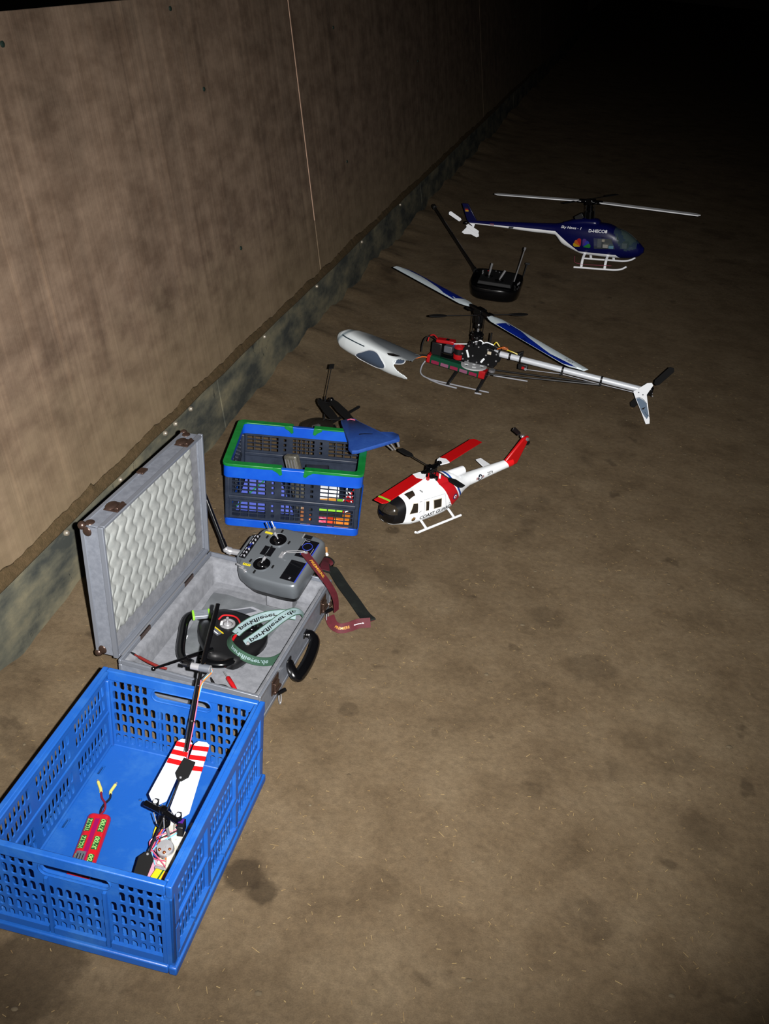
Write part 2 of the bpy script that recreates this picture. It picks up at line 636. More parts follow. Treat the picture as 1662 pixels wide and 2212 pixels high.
# ---- rubber kick strip at the foot of the wall
q = NT('dirty_rubber', 0.85, 0.25)
a1 = q.noise(q.map(scale=(2.2, 1, 5)), 2.0, 6, 0.6)
a2 = q.noise(q.map(scale=(5, 1, 3), loc=(2, 0, 4)), 3.0, 6, 0.7, 1.2)
cc = q.ramp(a1, [(0.38, (70, 72, 66)), (0.50, (112, 108, 90)), (0.64, (152, 140, 110))])
cc = q.mix(q.ramp(a2, [(0.63, (0, 0, 0, 1)), (0.70, (1, 1, 1, 1))]), cc, (48, 49, 45))
q.color(q.mix(1.0, cc, (0.34, 0.36, 0.38, 1), 'MULTIPLY'))
q.bump(a2, 0.3, 0.004)
M_RUB = q.m
trim = bpy.data.objects.new('trim_1', None)
COL.objects.link(trim)
trim.matrix_world = WM
tag(trim, 'dirty grey rubber kick strip at the foot of the wall', None, None, 'structure')
def mat_top(t):
    return 0.195 + 0.010 * noise.noise(V((t * 0.9, 0.3, 2))) + 0.004 * noise.noise(V((t * 5, 0.9, 2)))
edges = [-2.6, 1.42, 4.9, 9.72, 14.6, 19.5, 24.5]
bolts = [0.365, 0.671, 0.98, 1.057, 1.178, -0.05, -0.5, 1.9, 2.6, 3.4, 4.3]
for i in range(len(edges) - 1):
    a, b = edges[i] + 0.004, edges[i + 1] - 0.004
    n = int((b - a) / 0.05)
    g = G()
    rg = []
    for j in range(n + 1):
        t = a + (b - a) * j / n
        zt = mat_top(t)
        y0 = -0.013 - 0.004 * noise.noise(V((t * 2.2, 5, 1)))
        rg.append([V((t, -0.001, -0.08)), V((t, y0 - 0.006 * abs(noise.noise(V((t * 3.0, 1, 7)))), -0.08)), V((t, y0 - 0.004 * noise.noise(V((t * 6.0, 4, 7))), 0.07)), V((t, y0, zt - 0.003)), V((t, y0 + 0.003, zt)), V((t, -0.001, zt))])
    g.rings(rg)
    mo = g.build('rubber_mat', M_RUB, trim, sharp=50)
    for bt in bolts:
        if a < bt < b:
            h = G()
            zb = mat_top(bt) - 0.012
            h.tube([(bt, -0.012, zb), (bt, -0.019, zb), (bt, -0.0225, zb), (bt, -0.024, zb)], [0.0085, 0.0085, 0.006, 0.001], 12)
            h.build('bolt', M_BOLT, mo)

# ---- sand lying in a ragged line on top of the kick strip
M_SAND = mat('drifted_sand', (84, 70, 48), 0.95, 0, 0.1, (100, 82, 58), 60, bump=0.6, bs=260)
g = G()
rg = []
n = 1500
for j in range(n + 1):
    t = -2.4 + 14.5 * j / n
    zt = mat_top(t)
    h = 0.027 + 0.017 * noise.noise(V((t * 1.7, 2, 9))) + 0.010 * noise.noise(V((t * 7, 3, 9))) + 0.006 * noise.noise(V((t * 30, 4, 9)))
    if t < 0.55:
        h += 0.012 * (0.5 + noise.noise(V((t * 2.4, 8, 2))))
    h = max(0.003, h)
    rg.append([V((t, -0.0008, zt - 0.002)), V((t, -0.0145, zt - 0.002)), V((t, -0.0148, zt + 0.0015)), V((t, -0.009, zt + h * 0.45)), V((t, -0.003, zt + h * 0.85)), V((t, -0.0008, zt + h))])
g.rings(rg)
so = g.build('sand_ridge', M_SAND, sharp=180)
so.matrix_world = WM
tag(so, 'ragged ridge of brown sand lying on top of the rubber strip', 'sand', None, 'stuff')

# ---- rail and posts in the dark above the wall
M_DARKWOOD = mat('dark_stained_wood', (44, 32, 26), 0.8)
trm = bpy.data.objects.new('trim_2', None)
COL.objects.link(trm)
trm.matrix_world = WM
tag(trm, 'dark timber rail and posts behind the wall top', None, None, 'structure')
g = G()
g.box((9, 0.16, TOP + 0.085), (22.5, 0.05, 0.05))
g.build('rail', M_DARKWOOD, trm, bevel=0.003)
for k in range(6):
    g = G()
    g.box((0.86 + 3.2 * k, 0.2, 0.85), (0.09, 0.06, 2.3))
    g.build('post', M_DARKWOOD, trm, bevel=0.003)

# ---- loose straw chaff and pebbles
M_STRAW = mat('straw', (160, 138, 96), 0.8, 0, 0.2, (126, 100, 64), 30)
M_PEB = mat('pebble', (106, 94, 74), 0.9, 0, 0.2, (84, 70, 50), 20)
g = G()
rnd = random.Random(11)
for k in range(4600):
    t = rnd.uniform(-1.2, 2.9) if k % 3 else rnd.uniform(-1.2, 1.4)
    s_ = rnd.uniform(0.1, 2.7)
    p = WB + WD * t - WN * s_
    z = ground_z(p.x, p.y)
    L = rnd.uniform(0.0012, 0.0045) * (2.2 if rnd.random() < 0.05 else 1)
    wdt = rnd.uniform(0.0003, 0.0007)
    a = rnd.uniform(0, pi)
    d = V((cos(a), sin(a), rnd.uniform(-0.15, 0.15)))
    c = V((p.x, p.y, z + 0.001))
    g.bar(c - d * L, c + d * L, wdt * 2, wdt)
for k in range(220):
    t, s_ = rnd.uniform(-1.0, 2.9), rnd.uniform(0.12, 2.4)
    p = WB + WD * t - WN * s_
    r = rnd.uniform(0.002, 0.006)
    g.ell((p.x, p.y, ground_z(p.x, p.y) + r * 0.1), (r * rnd.uniform(0.8, 1.6), r, r * 0.5), 7, 4, 1)
tag(g.build('straw_chaff', [M_STRAW, M_PEB], sharp=60), 'pale straw chaff and small pebbles scattered over the sandy floor', 'straw', None, 'stuff')

# ================================================================== shared object materials
M_BLUE = mat('blue_crate_plastic', (24, 89, 176), 0.42, 0, 0.45, (58, 116, 184), 14, 0.5, 0.9, bump=0.08, bs=300)
M_RIMBLUE = mat('bright_blue_plastic', (8, 82, 205), 0.38, 0, 0.45, (22, 94, 210), 18)
M_NAVY = mat('dark_navy_plastic', (26, 36, 54), 0.5, 0, 0.4, (40, 50, 68), 26)
M_GREEN = mat('green_plastic', (10, 122, 48), 0.4, 0, 0.45, (26, 138, 62), 22)
M_ALU = mat('brushed_aluminium', (140, 146, 158), 0.42, 0.35, 0.5, (158, 164, 176), 60, bump=0.06, bs=700)
M_PROFILE = mat('aluminium_profile', (160, 166, 178), 0.33, 0.55, 0.5)
M_LINING = mat('grey_felt_lining', (128, 130, 136), 0.95, 0, 0.1, (148, 150, 156), 40, bump=0.25, bs=900)
M_FOAM = mat('pale_grey_foam', (158, 162, 160), 0.95, 0, 0.1, (172, 175, 172), 70, bump=0.15, bs=900)
M_CAP = mat('bronze_corner_cap', (104, 82, 72), 0.28, 0.75)
M_CHROME = mat('chrome', (212, 212, 216), 0.24, 0.6)
M_DULLMETAL = mat('dull_steel', (165, 165, 168), 0.36, 0.5)
M_BLACK = mat('black_plastic', (18, 18, 20), 0.38, 0, 0.5)
M_BLACKG = mat('glossy_black_plastic', (10, 10, 12), 0.16, 0, 0.6)
M_BLACKM = mat('matt_black', (12, 12, 13), 0.8, 0, 0.15)
M_CARBON = mat('carbon_plate', (16, 17, 20), 0.3, 0, 0.5)
M_WHITE = mat('white_paint', (226, 229, 233), 0.35, 0, 0.5, k=0.74)
M_OFFW = mat('off_white_plastic', (214, 210, 198), 0.5)
M_RED = mat('red_paint', (206, 14, 18), 0.36, 0, 0.5)
M_REDP = mat('red_plastic', (190, 18, 26), 0.35, 0, 0.5)
M_YEL = mat('yellow_plastic', (232, 206, 30), 0.4)
M_PALEY = mat('pale_yellow_sleeve', (226, 214, 110), 0.5)
M_LIME = mat('lime_green', (150, 220, 60), 0.45)
M_ORANGE = mat('orange_plastic', (232, 112, 30), 0.45)
M_PINK = mat('pink_foam', (226, 150, 170), 0.8)
M_CREAM = mat('cream_plastic', (226, 214, 190), 0.5)
M_DKRED = mat('dark_red_lead', (120, 26, 20), 0.45)
M_GREY = mat('mid_grey_plastic', (92, 96, 104), 0.45)
M_COPPER = mat('copper_winding', (190, 96, 50), 0.35, 0.8)
M_PURPLE = mat('purple_anodised', (110, 50, 170), 0.3, 0.5)
M_CYANW = mat('pale_blue_wire', (120, 190, 220), 0.4)
M_BLUEW = mat('blue_wire', (50, 60, 170), 0.4)
M_PINKW = mat('pink_wire', (200, 90, 120), 0.4)

# ================================================================== blue folding crate
CRW, CRL, CRH = 0.3575, 0.474, 0.2307
crate = thing('folding_crate', 'blue plastic folding crate with slotted walls, nearest the camera', 'crate', (-0.4248, 1.3224, 0.0), (0, 0, RAD(-10.17)))
HW, HL = CRW / 2, CRL / 2

def slot_cells(x0, x1, y0, y1, nc, nr, sw, sh, skip=None, short=None):
    px, py = (x1 - x0) / nc, (y1 - y0) / nr
    out = []
    for i in range(nc):
        for j in range(nr):
            a, b, c, d = x0 + i * px, x0 + (i + 1) * px, y0 + j * py, y0 + (j + 1) * py
            if skip and skip(i, j):
                out.append((a, b, c, d, None))
                continue
            hh = sh * (0.62 if short and short(i, j) else 1)
            mx, my = (a + b) / 2, (c + d) / 2
            out.append((a, b, c, d, (mx - sw / 2, mx + sw / 2, my - hh / 2, my + hh / 2, sw * 0.42)))
    return out

# floor of the crate
g = G()
cells = []
nx, ny = 7, 9
for i in range(nx):
    for j in range(ny):
        a, b = -HW + 0.01 + i * (CRW - 0.02) / nx, -HW + 0.01 + (i + 1) * (CRW - 0.02) / nx
        c, d = -HL + 0.01 + j * (CRL - 0.02) / ny, -HL + 0.01 + (j + 1) * (CRL - 0.02) / ny
        hole = None
        if i in (0, 6) and j in (1, 4, 7):
            k = a + 0.009 if i == 0 else b - 0.017
            hole = (k, k + 0.008, (c + d) / 2 - 0.013, (c + d) / 2 + 0.013, 0.001)
        if (i, j) == (2, 6):
            hole = ((a + b) / 2 + 0.002, (a + b) / 2 + 0.009, c + 0.02, c + 0.028, 0.003)
        cells.append((a, b, c, d, hole))
g.perf((0, 0, 0.012), (1, 0, 0), (0, 1, 0), (0, 0, 0.006), cells)
g.build('floor_panel', M_BLUE, crate)
# base frame
g = G()
for sx in (-1, 1):
    g.box((sx * (HW - 0.004), 0, 0.012), (0.016, CRL + 0.008, 0.020))
    g.box((0, sx * (HL - 0.004), 0.012), (CRW - 0.024, 0.016, 0.020))
    g.box((sx * (HW - 0.022), 0, 0.004), (0.012, CRL - 0.02, 0.008))
g.build('base_frame', M_BLUE, crate, bevel=0.003)
# top rim, one bar for each side
RH = 0.028
for sx in (-1, 1):
    g = G()
    g.box((sx * (HW - 0.006), 0, CRH - RH / 2), (0.012, CRL, RH))
    g.box((sx * (HW - 0.0145), 0, CRH - 0.0035), (0.009, CRL - 0.026, 0.006))
    g.build('rim_bar', M_BLUE, crate, bevel=0.002)
    g = G()
    g.box((0, sx * (HL - 0.006), CRH - 0.0125), (CRW - 0.0245, 0.012, 0.025))
    g.build('rim_bar', M_BLUE, crate, bevel=0.002)
# short end walls with the handle slot
EW = CRW - 0.030
for sy in (-1, 1):
    g = G()
    y0, y1 = 0.028, CRH - 0.020
    nc, nr = 19, 6
    top = lambda i, j: j >= 4 and 5 <= i <= 13
    px, py = EW / nc, (y1 - y0) / nr
    cells = slot_cells(-EW / 2 + 0.004, EW / 2 - 0.004, y0, y1, nc, nr, 0.0112, 0.0250, top, lambda i, j: (j == 5 and i in (0, 18)) or (j == 2 and i in (3, 4, 15, 16)))
    cells = [c_ for c_ in cells if not (c_[4] is None)]
    xa = -EW / 2 + 0.004 + 5 * (EW - 0.008) / nc
    xb = -EW / 2 + 0.004 + 14 * (EW - 0.008) / nc
    ya = y0 + 4 * (y1 - y0) / nr
    cells.append((xa, xb, ya, y1, (xa + 0.012, xb - 0.010, y1 - 0.031, y1 - 0.006, 0.0124)))
    cells.append((-EW / 2, -EW / 2 + 0.004, 0.015, y1, None))
    cells.append((EW / 2 - 0.004, EW / 2, 0.015, y1, None))
    cells.append((-EW / 2 + 0.004, EW / 2 - 0.004, 0.015, y0, None))
    yy = sy * (HL - 0.010)
    g.perf((0, yy, 0), (1, 0, 0), (0, 0, 1), (0, sy * 0.003, 0), cells)
    # raised lip round the handle, outer ribs and ledge
    xm = (xa + xb) / 2
    zh = y1 - 0.0185
    for side in (0.0055, -0.0025):
        pts = [(xa + 0.010, yy + sy * side, zh)]
        lip = [V((xm + cos(t) * 0.0125 * 1.1 + (1 if cos(t) >= 0 else -1) * ((xb - xa) / 2 - 0.0235), yy + sy * side, zh + sin(t) * 0.0145)) for t in [2 * pi * k / 24 for k in range(25)]]
        g.tube(lip, 0.0022, 6)
    for k in (-1, 1):
        g.box((k * EW * 0.165, yy + sy * 0.0065, 0.098), (0.006, 0.006, 0.145))
        g.box((k * (EW / 2 - 0.003), yy + sy * 0.006, 0.11), (0.007, 0.008, 0.17))
    for k in (-1, 0, 1):
        g.box((k * EW * 0.333, yy + sy * 0.0065, 0.034), (EW * 0.30, 0.007, 0.016))
    g.build('end_wall', M_BLUE, crate, bevel=0.0)
# long walls: upper and lower folding panels with hinge rail
SL = CRL - 0.030
for sx in (-1, 1):
    xx = sx * (HW - 0.0105)
    for lvl, (y0, y1) in enumerate(((0.026, 0.112), (0.122, CRH - 0.014))):
        g = G()
        cells = []
        gw = SL / 3
        for k in range(3):
            a = -SL / 2 + k * gw
            cells += slot_cells(a + 0.010, a + gw - 0.010, y0 + 0.010, y1 - 0.010, 9, 2, 0.0096, 0.0275)
            cells += [(a, a + 0.010, y0, y1, None), (a + gw - 0.010, a + gw, y0, y1, None), (a + 0.010, a + gw - 0.010, y0, y0 + 0.010, None), (a + 0.010, a + gw - 0.010, y1 - 0.010, y1, None)]
        g.perf((xx, 0, 0), (0, 1, 0), (0, 0, 1), (sx * 0.003, 0, 0), cells)
        for k in range(4):
            y = -SL / 2 + 0.004 + k * (SL - 0.008) / 3
            g.box((xx + sx * 0.0065, y, (y0 + y1) / 2), (0.007, 0.013, y1 - y0 - 0.004))
        if lvl == 0:
            for k in range(6):
                y = -SL / 2 + (k + 0.5) * SL / 6
                g.box((xx + sx * 0.007, y, y0 + 0.008), (0.009, SL / 6 - 0.004, 0.014))
        g.build('side_panel', M_BLUE, crate)
    g = G()
    g.box((xx + sx * 0.003, 0, 0.117), (0.012, SL, 0.011))
    g.build('hinge_rail', M_BLUE, crate, bevel=0.0025)
# corner posts
for sx in (-1, 1):
    for sy in (-1, 1):
        g = G()
        g.box((sx * (HW - 0.009), sy * (HL - 0.009), 0.112), (0.015, 0.015, 0.185))
        g.box((sx * (HW - 0.0045), sy * (HL - 0.0145), 0.112), (0.006, 0.026, 0.17))
        g.build('corner_post', M_BLUE, crate, bevel=0.002)

# ================================================================== folding shopping basket
BW, BD, BH = 0.4166, 0.3006, 0.2173
bask = thing('folding_basket', 'dark lattice folding basket with blue rim and green handles', 'basket', (-0.2816, 2.693, 0), (0, 0, RAD(0.44)))
bw, bd = BW / 2, BD / 2
def round_loop(hw, hd, r, z, n=5):
    out = []
    for cx, cy, a0 in ((hw - r, hd - r, 0), (-hw + r, hd - r, 90), (-hw + r, -hd + r, 180), (hw - r, -hd + r, 270)):
        for k in range(n):
            t = RAD(a0 + 90 * k / (n - 1))
            out.append(V((cx + cos(t) * r, cy + sin(t) * r, z)))
    return out
def wallring(g, spec, m=0):
    """closed band of a box with rounded corners: outer and inner profile (hw, hd, z)"""
    rg = [round_loop(a, b, r, z) for a, b, r, z in spec]
    n = len(rg[0])
    vs = [p for r in rg for p in r]
    k = len(rg)
    fs = [(i * n + j, i * n + (j + 1) % n, ((i + 1) % k) * n + (j + 1) % n, ((i + 1) % k) * n + j) for i in range(k) for j in range(n)]
    g.add(vs, fs, m)
g = G()
wallring(g, [(bw, bd, 0.02, BH - 0.046), (bw, bd, 0.02, BH - 0.006), (bw - 0.003, bd - 0.003, 0.018, BH - 0.004), (bw - 0.014, bd - 0.014, 0.012, BH - 0.004), (bw - 0.014, bd - 0.014, 0.012, BH - 0.040), (bw - 0.010, bd - 0.010, 0.014, BH - 0.040), (bw - 0.008, bd - 0.008, 0.014, BH - 0.046)])
g.build('rim', M_RIMBLUE, bask, bevel=0.001)
g = G()
wallring(g, [(bw - 0.003, bd - 0.003, 0.018, 0.002), (bw - 0.002, bd - 0.002, 0.018, 0.028), (bw - 0.008, bd - 0.008, 0.014, 0.028), (bw - 0.012, bd - 0.012, 0.012, 0.002)])
g.build('base_rim', M_RIMBLUE, bask, bevel=0.001)
g = G()
g.box((0, 0, 0.010), (BW - 0.02, BD - 0.02, 0.006))
g.build('floor_panel', M_NAVY, bask)
def lattice(x0, x1, z0, z1, nc, nr, bar=0.0026):
    px, pz = (x1 - x0) / nc, (z1 - z0) / nr
    return [(x0 + i * px, x0 + (i + 1) * px, z0 + j * pz, z0 + (j + 1) * pz, (x0 + i * px + bar / 2, x0 + (i + 1) * px - bar / 2, z0 + j * pz + bar / 2, z0 + (j + 1) * pz - bar / 2, 0.0012)) for i in range(nc) for j in range(nr)]
tiers = ((0.030, 0.096), (0.110, 0.176))
for s_ in (-1, 1):
    for z0, z1 in tiers:
        g = G()
        span = BW - 0.036
        cells = []
        xs = [-span / 2, -span / 2 + 0.116, -span / 2 + 0.148, span / 2 - 0.148 + 0.0, span / 2 - 0.116, span / 2]
        for k, nc in ((0, 4), (2, 5), (4, 4)):
            cells += lattice(xs[k] + 0.008, xs[k + 1] - 0.004, z0 + 0.006, z1 - 0.006, nc, 4)
            cells += [(xs[k], xs[k + 1], z0, z0 + 0.006, None), (xs[k], xs[k + 1], z1 - 0.006, z1, None), (xs[k], xs[k] + 0.008, z0 + 0.006, z1 - 0.006, None), (xs[k + 1] - 0.004, xs[k + 1], z0 + 0.006, z1 - 0.006, None)]
        for k in (1, 3):
            a, b = xs[k], xs[k + 1]
            cells += lattice(a + 0.008, b - 0.008, z0 + 0.008, z1 - 0.006, 1, 3, 0.007) + [(a, a + 0.008, z0, z1, None), (b - 0.008, b, z0, z1, None), (a + 0.008, b - 0.008, z0, z0 + 0.008, None), (a + 0.008, b - 0.008, z1 - 0.006, z1, None)]
        if s_ > 0 and z0 < 0.05:
            cells = [(-span / 2, span / 2, z0, z1, None)]
        g.perf((0, s_ * (bd - 0.010), 0), (1, 0, 0), (0, 0, 1), (0, s_ * 0.0035, 0), cells)
        g.build('lattice_panel', M_NAVY, bask)
        g = G()
        sd = BD - 0.036
        cells = lattice(-sd / 2 + 0.012, -0.008, z0 + 0.006, z1 - 0.006, 5, 4) + lattice(0.008, sd / 2 - 0.012, z0 + 0.006, z1 - 0.006, 5, 4)
        cells += [(-sd / 2, -sd / 2 + 0.012, z0, z1, None), (sd / 2 - 0.012, sd / 2, z0, z1, None), (-0.008, 0.008, z0, z1, None), (-sd / 2, sd / 2, z0, z0 + 0.006, None), (-sd / 2, sd / 2, z1 - 0.006, z1, None)]
        g.perf((s_ * (bw - 0.010), 0, 0), (0, 1, 0), (0, 0, 1), (s_ * 0.0035, 0, 0), cells)
        g.build('lattice_panel', M_NAVY, bask)
    g = G()
    g.box((0, s_ * (bd - 0.008), 0.103), (BW - 0.030, 0.010, 0.013))
    g.build('hinge_rail', M_NAVY, bask, bevel=0.003)
    g = G()
    g.box((s_ * (bw - 0.008), 0, 0.103), (0.010, BD - 0.030, 0.013))
    g.build('hinge_rail', M_NAVY, bask, bevel=0.003)
for sx in (-1, 1):
    for sy in (-1, 1):
        g = G()
        g.box((sx * (bw - 0.013), sy * (bd - 0.013), 0.10), (0.016, 0.016, 0.150))
        g.build('corner_post', M_NAVY, bask, bevel=0.004)
# two green handles folded down round the rim
for sx in (-1, 1):
    g = G()
    zt = BH + 0.001
    gap = 0.034
    outer = [(gap, -bd - 0.002)] + [(p.x, p.y) for p in round_loop(bw + 0.002, bd + 0.002, 0.02, 0)][15:] + [(p.x, p.y) for p in round_loop(bw + 0.002, bd + 0.002, 0.02, 0)][:5] + [(gap, bd + 0.002)]
    inner = [(gap, -bd + 0.020)] + [(p.x, p.y) for p in round_loop(bw - 0.020, bd - 0.020, 0.012, 0)][15:] + [(p.x, p.y) for p in round_loop(bw - 0.020, bd - 0.020, 0.012, 0)][:5] + [(gap, bd - 0.020)]
    rg = []
    for (a, b), (c, d) in zip(outer, inner):
        rg.append([V((sx * a, b, zt - 0.009)), V((sx * a, b, zt)), V((sx * c, d, zt)), V((sx * c, d, zt - 0.004))])
    g.rings(rg)
    for sy in (-1, 1):        # hooked ends reaching down over the rim
        y = sy * (bd + 0.0022)
        pts = [(sx * (gap + 0.026), y, zt), (sx * gap, y, zt), (sx * (gap - 0.003), y, zt - 0.022), (sx * (gap + 0.004), y, zt - 0.026), (sx * (gap + 0.012), y, zt - 0.017), (sx * (gap + 0.026), y, zt - 0.009)]
        g.prism(pts, (0, -sy * 0.0025, 0))
        y = sy * (bd - 0.0205)
        pts = [(p[0], y, p[2]) for p in pts]
        g.prism(pts, (0, sy * 0.0025, 0))
    g.build('handle', M_GREEN, bask, bevel=0.0012)

# ---- what lies in the basket
def bw_pt(x, y, z):
    return bask.matrix_basis @ V((x, y, z))
def put(name, label, cat, x, y, z, rot=(0, 0, 0), group=None):
    p = Matrix.Translation((-0.2816, 2.693, 0)) @ Matrix.Rotation(RAD(0.44), 4, 'Z') @ V((x, y, z))
    return thing(name, label, cat, p, rot, group)

M_FOLDER = mat('blue_folder_card', (36, 62, 170), 0.6, 0, 0.3, (48, 76, 184), 12)
t = put('plastic_folder', 'blue plastic folder leaning inside the lattice basket, left', 'folder', -0.088, -0.070, 0.0135, (RAD(-24), 0, RAD(1)))
g = G()
g.prism([(-0.094, 0, 0.0), (0.088, 0, 0.0), (0.070, 0, 0.04), (0.020, 0, 0.145), (-0.060, 0, 0.145)], (0, 0.003, 0))
g.build('cover', M_FOLDER, t, bevel=0.0006)
g = G()
g.tube([(-0.092, -0.002, 0.012), (-0.05, -0.003, 0.06), (0.0, -0.003, 0.11), (0.028, -0.003, 0.135)], 0.0022, 8)
g.build('elastic_band', M_GREEN, t)

t = put('charger_box', 'black charger box standing in the middle of the basket', 'charger', 0.058, 0.035, 0.0135, (0, 0, RAD(6)))
g = G(); g.box((0, 0, 0.055), (0.075, 0.07, 0.11)); g.build('body', M_BLACK, t, bevel=0.004)
g = G(); g.box((-0.012, -0.0355, 0.085), (0.022, 0.001, 0.014)); lab(g.build('label_plate', M_OFFW, t), 'small white label')
g = G(); g.cyl((0.024, -0.0352, 0.04), (0.024, -0.040, 0.04), 0.008, 12); g.build('knob', M_ORANGE, t)

t = put('metal_can', 'crumpled silver metal can standing up at the basket centre', 'can', 0.030, -0.052, 0.020, (RAD(4), RAD(-14), RAD(-25)))
g = G(); g.box((0, 0, 0.098), (0.046, 0.024, 0.196)); g.build('body', mat('scuffed_tin', (126, 124, 114), 0.35, 0.4, 0.5, (84, 82, 74), 50), t, bevel=0.006, seg=3)
g = G()
for k in range(4):
    g.box((-0.016 + k * 0.0105, -0.0125, 0.150), (0.003, 0.002, 0.07))
g.build('cooling_rib', M_DULLMETAL, t)

items = [
    ('white_box', 'white cardboard box high in the right end of the basket', 'box', (0.105, -0.095, 0.128), (0.062, 0.05, 0.036), M_WHITE, 8),
    ('ochre_box', 'ochre cardboard box under the white box in the basket', 'box', (0.103, -0.098, 0.103), (0.058, 0.045, 0.022), mat('ochre_card', (196, 132, 30), 0.6), 4),
    ('lime_box', 'lime green flat box in the right end of the basket', 'box', (0.110, -0.100, 0.079), (0.085, 0.05, 0.020), M_LIME, 2),
    ('black_pack', 'black flat pack below the lime green box in the basket', 'pack', (0.108, -0.1, 0.058), (0.09, 0.052, 0.018), M_BLACK, 3),
    ('pink_packet', 'pink printed packet low in the right end of the basket', 'packet', (0.085, -0.105, 0.035), (0.042, 0.05, 0.022), mat('pink_print', (226, 70, 110), 0.5, 0, 0.5, (240, 150, 170), 140, 0.5, 0.56), 5),
    ('red_orange_packet', 'red orange packet between pink and orange packets in the basket', 'packet', (0.117, -0.108, 0.029), (0.018, 0.05, 0.030), mat('red_orange', (236, 76, 40), 0.45), 0),
    ('orange_packet', 'orange packet in the basket corner beside the red packet', 'packet', (0.153, -0.106, 0.030), (0.046, 0.05, 0.032), mat('amber_print', (240, 150, 30), 0.45, 0, 0.5, (244, 120, 40), 60), -3),
    ('small_packet', 'single small orange packet left of the pink packet', 'packet', (0.050, -0.112, 0.026), (0.014, 0.03, 0.022), M_ORANGE, 0),
    ('brown_carton', 'brown carton with grey end beside the charger in the basket', 'carton', (0.036, -0.116, 0.048), (0.020, 0.03, 0.066), mat('brown_card', (150, 92, 52), 0.7, 0, 0.3, (150, 146, 132), 30, 0.5, 0.52), 0),
]
for nm, lb, ct, c, d, mt, rz_ in items:
    z0 = c[2] - d[2] / 2
    t = put(nm, lb, ct, c[0], c[1], z0, (0, 0, RAD(rz_)))
    g = G(); g.box((0, 0, d[2] / 2), d); g.build('body', mt, t, bevel=0.002)
    g = G(); g.box((0, -d[1] / 2 - 0.0002, d[2] * 0.5), (d[0] * 0.94, 0.0006, d[2] * 0.16)); g.build('seam_tape', mt, t)
t = put('red_wire_bundle', 'tangled red servo wires in the right corner of the basket', 'wires', 0.168, -0.105, 0.055)
for k in range(6):
    g = G()
    r = random.Random(k)
    pts = spline([(r.uniform(-0.016, 0.018), r.uniform(-0.025, 0.02), 0.008 + 0.014 * j + r.uniform(-0.008, 0.008)) for j in range(6)], 5)
    g.tube(pts, 0.0018, 6)
    g.build('wire', M_REDP if k % 3 else M_WHITE, t)

# ================================================================== aluminium flight case
CX, CY, CZ = 0.358, 0.5033, 0.089
case = thing('flight_case', 'silver aluminium flight case standing open with foam-lined lid', 'case', (-0.3567, 1.9792, 0), (0, 0, RAD(-13.455)))
hx, hy = CX / 2, CY / 2
def CP(x, y, z):
    return Matrix.Translation((-0.3567, 1.9792, 0)) @ Matrix.Rotation(RAD(-13.455), 4, 'Z') @ V((x, y, z))
CROT = RAD(-13.455)
g = G(); g.box((0, 0, 0.004), (CX - 0.004, CY - 0.004, 0.005)); g.build('bottom_panel', M_ALU, case)
for s_ in (-1, 1):
    g = G(); g.box((s_ * (hx - 0.003), 0, CZ / 2), (0.003, CY - 0.012, CZ - 0.006)); g.build('side_panel', M_ALU, case)
    g = G(); g.box((0, s_ * (hy - 0.003), CZ / 2), (CX - 0.012, 0.003, CZ - 0.006)); g.build('side_panel', M_ALU, case)
for z, hgt in ((CZ - 0.006, 0.012), (0.007, 0.012)):
    for s_ in (-1, 1):
        g = G(); g.box((s_ * (hx - 0.003), 0, z), (0.0065, CY, hgt)); g.build('edge_profile', M_PROFILE, case, bevel=0.0012)
        g = G(); g.box((0, s_ * (hy - 0.003), z), (CX - 0.0132, 0.0065, hgt)); g.build('edge_profile', M_PROFILE, case, bevel=0.0012)
for sx in (-1, 1):
    for sy in (-1, 1):
        g = G(); g.box((sx * (hx - 0.004), sy * (hy - 0.004), CZ / 2), (0.009, 0.009, CZ - 0.026)); g.build('corner_profile', M_PROFILE, case, bevel=0.002)
        if (sx, sy) != (-1, 1):
            g = G(); g.ell((sx * (hx - 0.004), sy * (hy - 0.004), 0.010), (0.011, 0.011, 0.010), 14, 8); g.build('corner_cap', M_CAP, case)
# lining
g = G()
wallring(g, [(hx - 0.0065, hy - 0.0065, 0.004, 0.0075), (hx - 0.0065, hy - 0.0065, 0.004, CZ - 0.012), (hx - 0.020, hy - 0.020, 0.008, CZ - 0.013), (hx - 0.024, hy - 0.024, 0.012, CZ - 0.022), (hx - 0.032, hy - 0.032, 0.014, 0.016), (hx - 0.05, hy - 0.05, 0.014, 0.0135), (hx - 0.05, hy - 0.05, 0.014, 0.0075)])
g.box((0, 0, 0.0105), (CX - 0.09, CY - 0.09, 0.0058))
g.build('lining', M_LINING, case, sharp=60)
g = G(); g.box((0.060, 0.191, 0.0365), (0.075, 0.045, 0.045)); g.build('foam_block', M_LINING, case, bevel=0.004)
# front latches with hanging clasp rings
for y in (-0.165, 0.178):
    g = G()
    g.box((hx + 0.0015, y, 0.058), (0.003, 0.040, 0.044))
    g.box((hx + 0.005, y, 0.052), (0.007, 0.024, 0.030))
    g.cyl((hx + 0.008, y - 0.018, 0.046), (hx + 0.008, y + 0.018, 0.046), 0.0045, 10)
    lt = g.build('latch', M_CAP, case, bevel=0.001)
    g = G()
    g.cyl((hx + 0.012, y - 0.01, 0.04), (hx + 0.026, y + 0.008, 0.044), 0.005, 10)
    g.build('swivel', M_BLACKG, lt)
    g = G()
    lp = [V((hx + 0.014 + 0.004 * sin(t * 0.5), y - 0.004 + 0.007 * sin(t), 0.024 + 0.018 * cos(t))) for t in [2 * pi * k / 20 for k in range(21)]]
    g.tube(lp, 0.0015, 7)
    g.build('clasp_ring', M_CHROME, lt)
